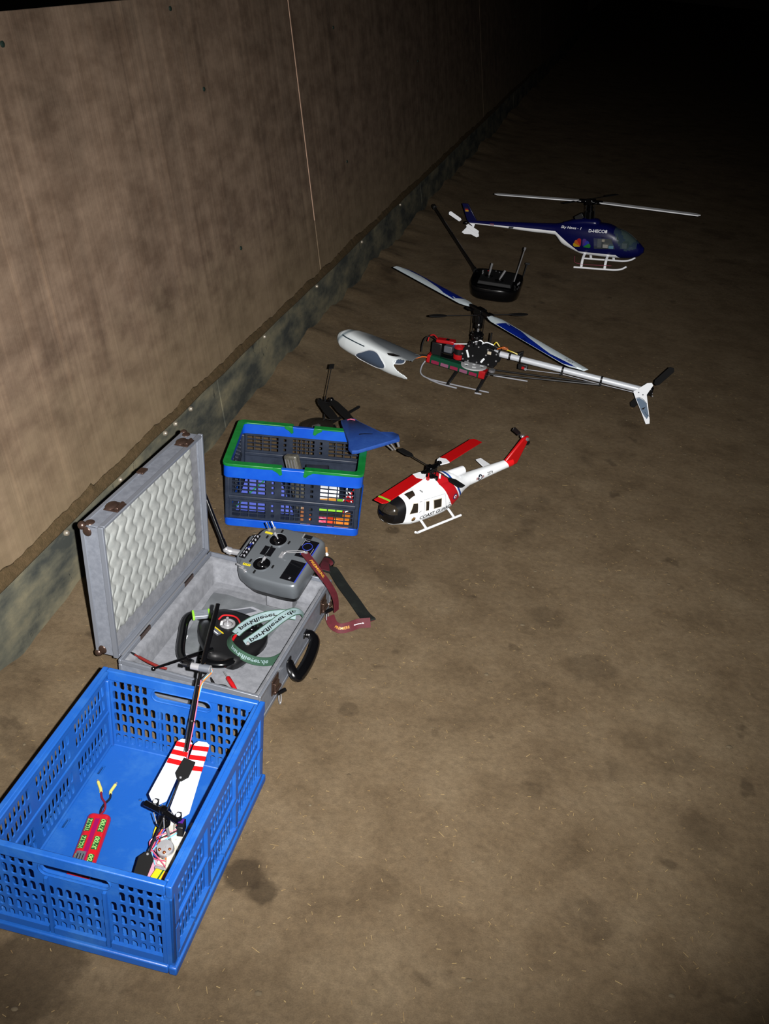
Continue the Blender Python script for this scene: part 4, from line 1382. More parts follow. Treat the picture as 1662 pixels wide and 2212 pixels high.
# ---- red stick battery pack
M_WRAP = mat('red_shrink_wrap', (196, 26, 34), 0.22, 0, 0.5)
M_MAG = mat('magenta_wrap', (150, 16, 84), 0.25)
M_DKGRN = mat('dark_green_print', (30, 84, 34), 0.4)
M_PGREEN = mat('pale_green_print', (150, 200, 110), 0.45)
t = thing('battery_pack', 'red shrink-wrapped stick battery pack with green lettering in the blue crate', 'battery', KM @ V((-0.080, -0.048, 0.0182)), (0, 0, KROT + RAD(11)))
r_, L_ = 0.0118, 0.068
prof = []
for k in range(13):
    a = RAD(-90 + 180 * k / 12)
    prof.append((r_ + cos(a) * r_, r_ + sin(a) * r_))
prof = prof + [(0.006, 2 * r_ * 0.97), (0.0, 2 * r_ * 0.93), (-0.006, 2 * r_ * 0.97)] + [(-x, z) for x, z in prof[::-1]] + [(-0.006, 0.0006), (0.006, 0.0006)]
g = G()
rg = []
for y, k in ((-L_ - 0.004, 0.82), (-L_ - 0.003, 0.93), (-L_, 1.0), (L_, 1.0), (L_ + 0.004, 0.95), (L_ + 0.006, 0.80)):
    rg.append([V((x * k, y, r_ + (z - r_) * k)) for x, z in prof])
g.rings(rg)
wb = g.bvh()
g.build('wrap', M_WRAP, t, sharp=60)
onb = laid(wb, (0, 0, -1), 0.0004)
g = G(); patch(g, [(-0.0045, -L_ + 0.004, 0), (0.0045, -L_ + 0.004, 0), (0.0045, L_ - 0.008, 0), (-0.0045, L_ - 0.008, 0)], onb, 0, 3, 6); g.build('centre_strip', M_MAG, t, norm=False)
for sx in (-1, 1):
    for k in range(3):
        yc = -0.043 + 0.043 * k
        x = sx * r_ * 1.12
        g = G(); patch(g, [(x - 0.0055, yc - 0.016, 0), (x + 0.0055, yc - 0.016, 0), (x + 0.0055, yc + 0.016, 0), (x - 0.0055, yc + 0.016, 0)], onb, 0, 3, 4)
        pt = g.build('print_band', M_DKGRN, t, norm=False)
        g = G(); text_on(g, '3700' if sx > 0 else 'VOLTZ', (x, yc, 0), (0, 1, 0), (-1, 0, 0), w=0.031, h=0.0088, bold=0.03, shear=0.25, fn=laid(wb, (0, 0, -1), 0.0009)); g.build('lettering', M_PGREEN, pt, norm=False)
g = G(); patch(g, [(-0.018, -0.060, 0), (0.002, -0.060, 0), (0.002, -0.022, 0), (-0.016, -0.022, 0)], laid(wb, (0, 0, -1), 0.0012), 0, 5, 4); sk = g.build('sticker', M_GREY, t, norm=False)
for k in range(3):
    g = G(); patch(g, [(-0.013 + 0.005 * k, -0.055, 0), (-0.0115 + 0.005 * k, -0.055, 0), (-0.0115 + 0.005 * k, -0.028, 0), (-0.013 + 0.005 * k, -0.028, 0)], laid(wb, (0, 0, -1), 0.0017), 0, 2, 4); g.build('bar_print', M_BLACK, sk, norm=False)
w1 = spline([(0.002, L_ + 0.004, 0.014), (-0.003, L_ + 0.022, 0.012), (-0.001, L_ + 0.040, 0.010), (0.005, L_ + 0.060, 0.007), (0.001, L_ + 0.078, 0.006)], 6)
w2 = spline([(-0.003, L_ + 0.004, 0.014), (0.004, L_ + 0.022, 0.013), (0.001, L_ + 0.040, 0.013), (-0.011, L_ + 0.058, 0.009), (-0.020, L_ + 0.082, 0.007)], 6)
for pts, mt in ((w1, M_BLACK), (w2, mat('dark_crimson_wire', (128, 18, 40), 0.4))):
    g = G(); g.tube(pts, 0.0023, 8); wr = g.build('wire', mt, t)
    d = (pts[-1] - pts[-6])
    e = pts[-1] + d.normalized() * 0.022 + V((0.010 if mt is M_BLACK else -0.004, 0, 0))
    g = G(); g.tube([pts[-3], pts[-1], e], [0.0032, 0.0034, 0.0033], 8); g.build('sleeve', M_PALEY, wr)
    g = G(); g.tube([e, e + (e - pts[-1]).normalized() * 0.006], 0.0022, 8); g.build('bullet', M_DULLMETAL, wr)

# ---- small electric helicopter without body, tail boom propped on the crate rim
hc = thing('stripped_helicopter', 'bare model helicopter with red striped white blades folded back in the crate', 'helicopter', KM @ V((0.076, -0.045, 0.018)), (0, 0, KROT))
HO = V((-0.076, 0.045, -0.018))
def hp_(x, y, z):
    return V((x, y, z)) + HO
HUB = hp_(0.068, -0.026, 0.152)
g = G()
g.prism([hp_(0.052, -0.100, 0.030), hp_(0.102, -0.100, 0.030), hp_(0.110, 0.000, 0.030), hp_(0.096, 0.028, 0.030), hp_(0.050, 0.025, 0.030), hp_(0.044, -0.02, 0.030)], (0, 0, 0.006))
g.build('base_plate', M_PINK, hc, bevel=0.001)
g = G(); g.box(hp_(0.088, -0.030, 0.048), (0.040, 0.070, 0.004), 0, Matrix.Rotation(RAD(12), 3, 'Y')); g.box(hp_(0.094, -0.055, 0.060), (0.016, 0.05, 0.020), 0, Matrix.Rotation(RAD(18), 3, 'Z')); g.build('side_frame', M_CREAM, hc, bevel=0.001)
g = G(); g.lathe(hp_(0.084, -0.014, 0.064), (0.1, 0, 1), [(0.003, 0), (0.027, 0), (0.0275, 0.002), (0.026, 0.004), (0.003, 0.004)], 36); g.build('main_gear', M_OFFW, hc)
g = G(); g.tube([hp_(0.080, -0.018, 0.035), HUB + V((0, 0, 0.004))], 0.003, 10); g.build('mast', M_DULLMETAL, hc)
g = G()
mc = hp_(0.079, -0.045, 0.072)
g.lathe(mc, (0.0, -0.35, 1), [(0.001, -0.010), (0.0155, -0.010), (0.0165, -0.008), (0.0165, 0.008), (0.0155, 0.010), (0.005, 0.0115), (0.001, 0.0115)], 20)
mo_ = g.build('motor', M_CHROME, hc)
for k in range(5):
    a = 2 * pi * k / 5
    g = G(); g.ell(mc + V((cos(a) * 0.010, sin(a) * 0.010 - 0.004, 0.0085)), (0.0034, 0.0034, 0.003), 8, 6); g.build('winding', M_COPPER, mo_)
g = G(); g.box(hp_(0.088, -0.092, 0.052), (0.030, 0.022, 0.016), 0, Matrix.Rotation(RAD(-6), 3, 'Z')); es = g.build('speed_controller', M_YEL, hc, bevel=0.002)
g = G(); g.box(hp_(0.089, -0.092, 0.0605), (0.003, 0.022, 0.0006), 0, Matrix.Rotation(RAD(-6), 3, 'Z')); g.build('stripe_print', M_DKGRN, es)
g = G(); g.box(hp_(0.097, -0.093, 0.0605), (0.007, 0.014, 0.0006)); g.build('red_print', M_ORANGE, es)
g = G(); g.box(hp_(0.087, -0.076, 0.052), (0.034, 0.006, 0.012)); g.build('terminal_strip', M_CHROME, hc, bevel=0.001)
g = G(); g.box(hp_(0.096, -0.008, 0.098), (0.012, 0.024, 0.024), 0, Matrix.Rotation(RAD(8), 3, 'Z')); sv = g.build('servo', M_BLACK, hc, bevel=0.001)
g = G(); g.box(hp_(0.094, -0.004, 0.1112), (0.010, 0.010, 0.0016)); g.build('servo_label', M_PURPLE, sv)
g = G(); g.box(hp_(0.076, -0.006, 0.096), (0.010, 0.018, 0.020)); g.build('servo', M_OFFW, hc, bevel=0.001)
# yellow landing gear tubes
g = G(); g.tube(spline([hp_(0.060, 0.030, 0.060), hp_(0.040, 0.030, 0.056), hp_(0.032, 0.018, 0.050), hp_(0.034, -0.010, 0.034), hp_(0.036, -0.036, 0.024)], 5), 0.0032, 8); g.build('landing_tube', M_YEL, hc)
g = G(); g.tube([hp_(0.094, 0.028, 0.058), hp_(0.120, 0.034, 0.050), hp_(0.130, 0.030, 0.026)], 0.0032, 8); g.build('landing_tube', M_YEL, hc)
g = G(); g.box(hp_(0.104, 0.030, 0.060), (0.014, 0.010, 0.012)); g.build('tube_clamp', M_CREAM, hc, bevel=0.001)
for x in (0.034, 0.128):
    g = G(); g.tube([hp_(x, -0.105, 0.0215), hp_(x, 0.05, 0.0215), hp_(x, 0.062, 0.025)], 0.003, 8); g.build('skid', M_BLACK, hc)
rw = random.Random(5)
for k, mt in enumerate((M_REDP, M_BLUEW, M_PINKW, M_REDP, M_ORANGE, M_BLACK, M_REDP, M_CYANW, M_PINKW, M_BLACK)):
    a = V((0.055 + 0.02 * rw.random(), -0.085 + 0.03 * rw.random(), 0.045 + 0.02 * rw.random())) if k % 2 else V((0.095, -0.06 + rw.uniform(-0.02, 0.02), 0.065))
    b = V((0.046 + rw.uniform(-0.006, 0.01), -0.03 + rw.uniform(-0.02, 0.02), 0.055 + 0.02 * rw.random()))
    c = V((0.070 + rw.uniform(-0.02, 0.03), 0.005 + rw.uniform(-0.02, 0.02), 0.075 + 0.02 * rw.random()))
    g = G(); g.tube(spline([hp_(*a), hp_(*b), hp_(*c)], 7), 0.0013, 6); g.build('wire', mt, hc)
# rotor head, flybar with black paddles, folded blades
g = G()
g.lathe(HUB, (0, 0, 1), [(0.001, -0.020), (0.008, -0.020), (0.010, -0.014), (0.006, -0.008), (0.008, 0.0), (0.008, 0.008), (0.003, 0.010), (0.001, 0.010)], 14)
g.tube([HUB + V((-0.040, 0.010, -0.001)), HUB + V((-0.016, 0.003, 0)), HUB, HUB + V((0.016, -0.006, 0)), HUB + V((0.034, -0.012, -0.002))], [0.006, 0.0055, 0.0075, 0.0055, 0.006], 10)
g.build('rotor_head', M_BLACKG, hc)
g = G(); g.lathe(HUB + V((0, 0, -0.030)), (0, 0, 1), [(0.004, -0.003), (0.013, -0.003), (0.013, 0.002), (0.006, 0.005), (0.004, 0.005)], 16); g.build('swashplate', M_BLACKG, hc)
for k in range(4):
    a = 2 * pi * k / 4 + 0.5
    g = G(); g.tube([HUB + V((cos(a) * 0.013, sin(a) * 0.013, -0.03)), HUB + V((cos(a) * 0.017, sin(a) * 0.017, 0.0))], 0.0011, 6); g.build('link_rod', M_CHROME, hc)
F0, F1 = hp_(0.0755, -0.118, 0.132), hp_(0.073, 0.052, 0.170)
g = G(); g.tube([F0, F1], 0.0016, 8); fb_ = g.build('flybar', M_BLACK, hc)
for (e, o_) in ((F0, -1), (F1, 1)):
    d = (F1 - F0).normalized()
    xd = V((1, 0, 0))
    z = V((0, 0, 0.0016))
    pts = [e - d * o_ * 0.012 + xd * 0.004, e + d * o_ * 0.0 + xd * 0.0145, e + d * o_ * 0.034 + xd * 0.0155, e + d * o_ * 0.038 - xd * 0.010, e + d * o_ * 0.002 - xd * 0.0145, e - d * o_ * 0.012 - xd * 0.004]
    g = G(); g.prism([p - z for p in pts], z * 2); pd = g.build('paddle', M_BLACKM, hc, bevel=0.0008)
    g = G(); g.lathe(e - d * o_ * 0.006 + z, (0, 0, 1), [(0.0025, 0), (0.002, 0.0015), (0.0004, 0.002)], 10); g.build('set_screw', M_CHROME, pd)
for root, tip, nm in ((hp_(0.046, -0.012, 0.148), hp_(0.0450, 0.142, 0.172), 0), (hp_(0.100, -0.030, 0.148), hp_(0.0785, 0.146, 0.172), 1)):
    d = (tip - root)
    L = d.length
    d = d / L
    sx = V((1, 0, 0)) - d * d.x
    sx.normalize()
    up2 = sx.cross(d)
    w_ = 0.0178
    out = [root + sx * 0.006, root + d * 0.012 + sx * w_, root + d * (L - 0.006) + sx * w_ * 0.86, root + d * L + sx * w_ * 0.45, root + d * L - sx * w_ * 0.5, root + d * (L - 0.008) - sx * w_ * 0.86, root + d * 0.018 - sx * (w_ + 0.003), root + d * 0.006 - sx * 0.010]
    g = G(); g.prism(out, up2 * 0.0022); bl = g.build('blade', mat('cool_white_blade', (214, 220, 230), 0.4, k=0.6), hc, bevel=0.0006)
    for q_ in (0.60, 0.74, 0.87):
        c0, c1 = root + d * (L * q_), root + d * (L * q_ + 0.0115)
        wa = w_ * (1 - 0.14 * q_) + 0.0003
        z = up2 * 0.0024
        g = G(); g.prism([c0 - sx * wa, c0 + sx * wa, c1 + sx * wa, c1 - sx * wa], z); g.build('red_stripe', M_RED, bl)
    g = G(); g.tube([root + up2 * 0.0035 - d * 0.002, root + up2 * 0.0035 + d * 0.010], 0.0052, 10, flat=0.6); g.lathe(root + d * 0.002 + up2 * 0.005, up2, [(0.007, -0.009), (0.007, 0.001), (0.0055, 0.0025), (0.001, 0.003)], 14); gp = g.build('blade_grip', M_BLACKG, hc)
    g = G(); g.lathe(root + d * 0.002 + up2 * 0.0072, up2, [(0.0045, 0), (0.004, 0.0014), (0.0004, 0.0018)], 12); g.build('pivot_bolt', M_WHITE, gp)
# tail boom, tail motor and prop
B0, B1 = hp_(0.075, 0.000, 0.085), hp_(0.034, 0.249, 0.262)
g = G(); g.tube([B0, B1], 0.0040, 10); g.build('tail_boom', M_BLACKG, hc)
for off, mt in ((0.0046, M_PINKW), (-0.0044, M_BLACK)):
    g = G(); g.tube(spline([B0.lerp(B1, 0.1) + V((off, 0, 0.004)), B0.lerp(B1, 0.4) + V((off, 0, 0.005)), B0.lerp(B1, 0.7) + V((off * 1.2, 0, 0.003)), B0.lerp(B1, 0.93) + V((off, 0, 0.006))], 6), 0.0011, 6); g.build('tail_wire', mt, hc)
for q_ in (0.42, 0.66, 0.9):
    p = B0.lerp(B1, q_)
    g = G(); g.tube([p, p.lerp(B1, 0.02)], 0.0058, 10); g.box(p + V((0.006, 0, 0.002)), (0.006, 0.004, 0.004)); g.build('cable_tie', M_BLACK, hc)
g = G(); mA, mB = B1 + V((-0.022, 0.004, 0.006)), B1 + V((0.020, 0.004, 0.008))
g.tube([mA, mA.lerp(mB, 0.42), mA.lerp(mB, 0.43), mB], [0.0075, 0.0075, 0.0082, 0.0082], 16); tm = g.build('tail_motor', M_CHROME, hc)
g = G(); g.tube([mA.lerp(mB, 0.44), mA.lerp(mB, 0.98)], 0.0086, 16); g.build('motor_magnet', M_GREY, tm)
g = G(); g.tube([mA, mA + V((-0.010, 0, 0))], 0.0016, 8); g.tube([mA + V((-0.008, 0, 0)), mA + V((-0.018, 0, 0))], 0.0042, 10); g.build('motor_shaft', M_BLACK, tm)
for k, mt in enumerate((M_CYANW, M_ORANGE)):
    g = G(); g.tube(spline([mB + V((0.002, 0, 0.002)), mB + V((0.006, -0.010, 0.001)), mB + V((-0.004, -0.028 - 0.012 * k, -0.008)), B0.lerp(B1, 0.80) + V((0.005, 0, 0.004))], 7), 0.0013, 6); g.build('motor_wire', mt, hc)
g = G(); pA, pB = B1 + V((0.002, 0.004, 0.014)), B1 + V((-0.024, 0.160, 0.055))
g.tube([pA, pA.lerp(pB, 0.05), pA.lerp(pB, 0.5), pB], [0.003, 0.0052, 0.0060, 0.0048], 10, flat=0.55); g.build('prop_blade', M_BLACKG, hc)
g = G(); g.tube([B1 + V((0.001, 0.006, 0.010)), B1 + V((0.000, 0.020, 0.016))], 0.0042, 10); g.build('prop_hub', mat('tan_wood', (190, 150, 96), 0.6), hc)

# ================================================================== helicopters
def dense(secs, k=4):
    secs = [tuple(q_) + ((2.4,) if len(q_) == 4 else ()) for q_ in secs]
    out = []
    for i in range(len(secs) - 1):
        a, b, c, d = secs[max(i - 1, 0)], secs[i], secs[i + 1], secs[min(i + 2, len(secs) - 1)]
        for j in range(k):
            t_ = j / k
            out.append(tuple(b[m_] + (c[m_] - b[m_]) * t_ if m_ == 0 else max(0.001, 0.5 * (2 * b[m_] + (c[m_] - a[m_]) * t_ + (2 * a[m_] - 5 * b[m_] + 4 * c[m_] - d[m_]) * t_ * t_ + (3 * b[m_] - a[m_] - 3 * c[m_] + d[m_]) * t_ ** 3)) for m_ in range(5)))
    out.append(secs[-1])
    return out
def blade_pts(root, tip, ch0, ch1, side):
    """flat outline from root to tip, chord along side"""
    root, tip, side = V(root), V(tip), V(side).normalized()
    d = tip - root
    L = d.length
    d = d / L
    return root, tip, d, L, side
M_GLASSD = mat('dark_tinted_glass', (12, 12, 14), 0.08, 0, 0.6, coat=0.3)
M_GLASSB = mat('brownish_window', (52, 46, 38), 0.12, 0, 0.6)
M_CLEAR = mat('clear_window', (150, 160, 165), 0.06, 0, 0.6, alpha=0.22)

# ------------------------------------------------ white and red coast guard helicopter
uh = thing('scale_helicopter', 'white and red coast guard model helicopter beside the green-handled basket', 'helicopter', (0.1336, 2.7269, 0), (0, 0, RAD(223.27)))
q = NT('coast_guard_paint', 0.3, 0.5)
X = q.xyz()
s_ = q.math('SUBTRACT', X[0], q.math('MULTIPLY', X[2], 0.6))
u_ = q.rng(s_, -0.6, 0.2)
q.color(q.ramp(u_, [(0.0, (196, 20, 24)), (0.2412, (208, 211, 213)), (0.566, (22, 60, 130)), (0.576, (208, 211, 213)), (0.5825, (150, 16, 24)), (0.6425, (208, 211, 213))], True))
nose = q.math('MULTIPLY', q.math('GREATER_THAN', q.math('ADD', X[0], q.math('MULTIPLY', X[2], 0.12)), 0.146), q.math('GREATER_THAN', X[2], 0.034))
lk = q.b.inputs['Base Color'].links[0].from_socket
q.color(q.mix(nose, lk, (10, 10, 12)))
M_UH = q.m
US = [(0.1925, 0.062, 0.004, 0.005, 2), (0.187, 0.060, 0.024, 0.022, 2.2), (0.170, 0.060, 0.039, 0.036, 2.4), (0.140, 0.062, 0.048, 0.045, 2.6), (0.105, 0.0635, 0.052, 0.0530, 3.4), (0.05, 0.0635, 0.053, 0.0545, 3.8), (-0.03, 0.0645, 0.053, 0.0545, 3.8), (-0.075, 0.068, 0.049, 0.048, 3.2), (-0.11, 0.072, 0.040, 0.037, 2.6), (-0.14, 0.075, 0.030, 0.027, 2.4), (-0.17, 0.0765, 0.0235, 0.0215, 2.2), (-0.30, 0.079, 0.0175, 0.0165, 2), (-0.385, 0.080, 0.0135, 0.0145, 2)]
g = G(); g.loft(dense(US, 5), 44)
ub = g.bvh()
g.build('fuselage', M_UH, uh, sharp=70)
g = G()
g.loft(dense([(0.080, 0.108, 0.012, 0.006, 2.2), (0.060, 0.112, 0.022, 0.014, 2.4), (0.020, 0.114, 0.027, 0.021, 2.6), (-0.04, 0.114, 0.028, 0.023, 2.6), (-0.09, 0.108, 0.025, 0.021, 2.4), (-0.125, 0.098, 0.018, 0.014, 2.2)], 4), 28)
g.build('engine_cowl', M_UH, uh, sharp=60)
g = G(); g.lathe((-0.085, 0, 0.116), (-1, 0, 0.03), [(0.012, -0.02), (0.0165, 0.0), (0.0150, 0.055), (0.0145, 0.062), (0.012, 0.062), (0.010, 0.04)], 18); g.build('exhaust', M_WHITE, uh)
g = G()
g.prism([(-0.350, -0.006, 0.094), (-0.372, -0.006, 0.064), (-0.412, -0.006, 0.068), (-0.446, -0.005, 0.134), (-0.452, -0.005, 0.164), (-0.424, -0.005, 0.160)], (0, 0.012, 0)); g.build('tail_fin', M_RED, uh, bevel=0.004)
for sy in (-1, 1):
    g = G(); g.prism([(-0.27, sy * 0.012, 0.080), (-0.305, sy * 0.012, 0.080), (-0.312, sy * 0.075, 0.080), (-0.288, sy * 0.075, 0.080)], (0, 0, 0.003))
    if sy < 0:
        g.build('tailplane', M_WHITE, uh, bevel=0.001)
g = G(); g.tube([(-0.441, -0.006, 0.155), (-0.441, -0.020, 0.155)], 0.005, 12); g.ell((-0.441, -0.012, 0.155), (0.008, 0.006, 0.008), 12, 8); g.tube([(-0.441, 0.006, 0.155), (-0.441, 0.012, 0.155)], 0.006, 10); g.build('tail_gearbox', M_DULLMETAL, uh)
for sg in (-1, 1):
    d = V((0.62, -0.05, 0.52)).normalized() * sg
    c = V((-0.441, -0.020, 0.155))
    sd = V((0, -0.35, 0)).normalized().cross(d).normalized()
    g = G(); g.prism([c + d * 0.010 + sd * 0.003, c + d * 0.016 + sd * 0.008, c + d * 0.056 + sd * 0.009, c + d * 0.060 + sd * 0.003, c + d * 0.058 - sd * 0.006, c + d * 0.016 - sd * 0.006], (0, 0.0018, 0)); g.build('tail_blade', M_BLACK, uh, bevel=0.0005)
L_side = {1: laid(ub, (0, -1, 0), 0.0007), -1: laid(ub, (0, 1, 0), 0.0007)}
fr_ = laid(ub, (-1, 0, 0), 0.0008)
top_ = laid(ub, (0, 0, -1), 0.0008)
g = G(); patch(g, [(0.2, -0.026, 0.037), (0.2, -0.035, 0.050), (0.2, -0.037, 0.068), (0.2, 0.0, 0.071), (0.2, 0.037, 0.068), (0.2, 0.035, 0.050), (0.2, 0.026, 0.037), (0.2, 0.0, 0.035)], fr_, 0, 14, 6); g.build('nose_glass', M_GLASSD, uh, norm=False)
g = G(); patch(g, [(0.2, -0.040, 0.070), (0.2, -0.036, 0.086), (0.2, -0.024, 0.094), (0.2, 0.0, 0.096), (0.2, 0.024, 0.094), (0.2, 0.036, 0.086), (0.2, 0.040, 0.070), (0.2, 0, 0.071)], laid(ub, (-1, 0, 0), 0.0013), 0, 14, 6); ws = g.build('windscreen', M_GLASSB, uh, norm=False)
g = G(); line_on(g, (0.2, 0.0, 0.071), (0.2, 0.0, 0.100), 0.002, laid(ub, (-1, 0, 0), 0.0021), (1, 0, 0)); g.build('screen_bar', M_BLACK, ws, norm=False)
g = G(); patch(g, [(0.2, -0.016, 0.040), (0.2, 0.004, 0.0405), (0.2, 0.006, 0.032), (0.2, -0.012, 0.030)], laid(ub, (-1, 0, 0), 0.0016), 0, 4, 4); lab(g.build('nose_plate', M_WHITE, uh, norm=False), 'white nose plate')
for sy in (-1, 1):
    fn = L_side[sy]
    Y = sy * 0.06
    for nm, Q in (('cabin_window', [(0.124, 0.066), (0.110, 0.096), (0.094, 0.094), (0.093, 0.063)]), ('cabin_window', [(0.060, 0.090), (0.047, 0.088), (0.045, 0.056), (0.057, 0.058)]), ('cabin_window', [(0.027, 0.085), (-0.006, 0.082), (-0.009, 0.052), (0.022, 0.054)])):
        cx_ = sum(p[0] for p in Q) / 4; cz_ = sum(p[1] for p in Q) / 4
        g = G(); patch(g, [(cx_ + (x - cx_) * 1.12, Y, cz_ + (z - cz_) * 1.12) for x, z in Q], laid(ub, (0, -sy, 0), 0.0006), 0, 4, 4); wf = g.build(nm, M_CREAM, uh, norm=False)
        g = G(); patch(g, [(x, Y, z) for x, z in Q], laid(ub, (0, -sy, 0), 0.0013), 0, 4, 4); g.build('pane', M_GLASSB, wf, norm=False)
    D = [(0.068, 0.098), (-0.021, 0.094), (-0.036, 0.027), (0.062, 0.025)]
    for i in range(4):
        a, b = D[i], D[(i + 1) % 4]
        g = G(); line_on(g, (a[0], Y, a[1]), (b[0], Y, b[1]), 0.0009, fn, (0, 1, 0)); g.build('panel_line', M_GREY, uh, norm=False)
    for a, b in (((0.086, 0.096), (0.076, 0.0955)), ((0.086, 0.060), (0.076, 0.063)), ((-0.045, 0.052), (-0.053, 0.053)), ((0.112, 0.030), (0.106, 0.030))):
        g = G(); line_on(g, (a[0], Y, a[1]), (b[0], Y, b[1]), 0.0016, fn, (0, 1, 0), n=3); g.build('stencil_mark', M_BLACK, uh, norm=False)
    g = G(); text_on(g, 'COAST GUARD', (0.0125, Y, 0.0385), (-sy, 0, 0.02), (0.0, 0, 1), w=0.136, h=0.0130, bold=0.028, fn=laid(ub, (0, -sy, 0), 0.0012)); lab(g.build('lettering', M_BLACK, uh, norm=False), 'black COAST GUARD lettering')
    g = G(); text_on(g, '2574', (-0.262, Y, 0.083), (-sy, 0, 0), (0, 0, 1), w=0.026, bold=0.02, fn=fn); lab(g.build('lettering', M_BLACK, uh, norm=False), 'black 2574 number')
    # star roundel
    c = V((-0.213, Y, 0.080))
    circ = lambda r, n_=24: [c + V((cos(2 * pi * k / n_) * r, 0, sin(2 * pi * k / n_) * r)) for k in range(n_)]
    g = G(); patch(g, [c + V((x, 0, z)) for x, z in ((-0.019, -0.004), (0.019, -0.004), (0.019, 0.004), (-0.019, 0.004))], fn, 0, 3, 4); ro = g.build('roundel', mat('pale_red_bar', (190, 150, 150), 0.5), uh, norm=False)
    g = G(); patch(g, circ(0.0105), laid(ub, (0, -sy, 0), 0.0011), 0, 3); g.build('roundel_disc', mat('dark_navy_disc', (20, 30, 50), 0.5), ro, norm=False)
    g = G(); patch(g, [c + V((cos(pi / 2 + k * pi / 5) * (0.0095 if k % 2 == 0 else 0.0038), 0, sin(pi / 2 + k * pi / 5) * (0.0095 if k % 2 == 0 else 0.0038))) for k in range(10)], laid(ub, (0, -sy, 0), 0.0016), 0, 2, 2); g.build('star', M_WHITE, ro, norm=False)
    # round badge on the red band and crest on the nose
    c = V((-0.0725, Y, 0.066))
    g = G(); patch(g, circ(0.0105), fn, 0, 3); bdg = g.build('badge', mat('badge_purple', (60, 36, 90), 0.5), uh, norm=False)
    g = G(); patch(g, circ(0.0062), laid(ub, (0, -sy, 0), 0.0012), 0, 2); g.build('badge_ring', M_WHITE, bdg, norm=False)
    g = G(); patch(g, circ(0.0034), laid(ub, (0, -sy, 0), 0.0017), 0, 2); g.build('badge_centre', M_REDP, bdg, norm=False)
    c = V((0.106, Y, 0.042))
    g = G(); patch(g, [c + V((x * 0.008, 0, z * 0.009)) for x, z in ((-1, 0.4), (-0.4, 0.5), (0, 1), (0.4, 0.5), (1, 0.4), (0.9, -0.6), (0, -1), (-0.9, -0.6))], fn, 0, 3, 2); cr_ = g.build('crest', mat('crest_gold', (150, 112, 60), 0.5), uh, norm=False)
    g = G(); patch(g, [c + V((x, 0, z - 0.002)) for x, z in ((-0.006, 0), (0.006, 0), (0.005, -0.004), (-0.005, -0.004))], laid(ub, (0, -sy, 0), 0.0012), 0, 2, 2); g.build('crest_scroll', M_BLACK, cr_, norm=False)
    # skid with its struts
    g = G(); g.tube(spline([(0.118, sy * 0.078, 0.012), (0.105, sy * 0.076, 0.005), (0.085, sy * 0.074, 0.004), (-0.086, sy * 0.073, 0.004)], 5), 0.0038, 8); g.build('skid', M_WHITE, uh)
    for x in (0.0658, -0.0559):
        g = G(); g.tube([(x, sy * 0.036, 0.024), (x, sy * 0.050, 0.017), (x, sy * 0.0735, 0.004)], 0.0040, 8); g.build('strut', M_WHITE, uh)
for sy in (-1, 1):
    g = G(); patch(g, [(0.118, sy * 0.010, 0.2), (0.118, sy * 0.036, 0.2), (0.092, sy * 0.034, 0.2), (0.084, sy * 0.012, 0.2)], top_, 0, 4, 4); g.build('roof_window', M_GLASSB, uh, norm=False)
g = G(); text_on(g, '408', (0.062, 0.028, 0.2), (0, -1, 0), (1, 0, 0), w=0.014, bold=0.03, fn=top_); g.build('stencil_mark', M_BLACK, uh, norm=False)
# rotor
UH_Z = 0.1654
g = G(); g.tube([(0, 0, 0.12), (0, 0, UH_Z + 0.006)], 0.0035, 10); g.build('mast', M_BLACKG, uh)
g = G()
g.lathe((0, 0, 0), (0, 0, 1), [(0.004, 0.138), (0.016, 0.138), (0.016, 0.143), (0.008, 0.147), (0.006, 0.150)], 18)
g.build('swashplate', M_BLACKG, uh)
for k in range(4):
    a = k * pi / 2 + 0.4
    g = G(); g.tube([(cos(a) * 0.015, sin(a) * 0.015, 0.13), (cos(a) * 0.017, sin(a) * 0.017, UH_Z)], 0.0016, 6); g.box((cos(a) * 0.02, sin(a) * 0.02, 0.135), (0.008, 0.008, 0.018)); g.build('linkage', M_BLACKG if k % 2 else M_REDP, uh)
for y in (0.018,):
    g = G(); g.tube([(-0.024, y, 0.13), (-0.024, y, 0.152)], 0.003, 8); g.build('link_pin', M_WHITE, uh)
AZ = 0.2425
bd_ = V((cos(AZ), sin(AZ), 0))
bs_ = V((-sin(AZ), cos(AZ), 0))
g = G()
g.tube([V((0, 0, UH_Z)) - bd_ * 0.045, V((0, 0, UH_Z)) - bd_ * 0.012, V((0, 0, UH_Z)) + bd_ * 0.012, V((0, 0, UH_Z)) + bd_ * 0.045], [0.006, 0.008, 0.008, 0.006], 10)
g.box((0, 0, UH_Z), (0.022, 0.03, 0.016), 0, Matrix.Rotation(AZ, 3, 'Z'))
g.build('rotor_head', M_BLACKG, uh, bevel=0.001)
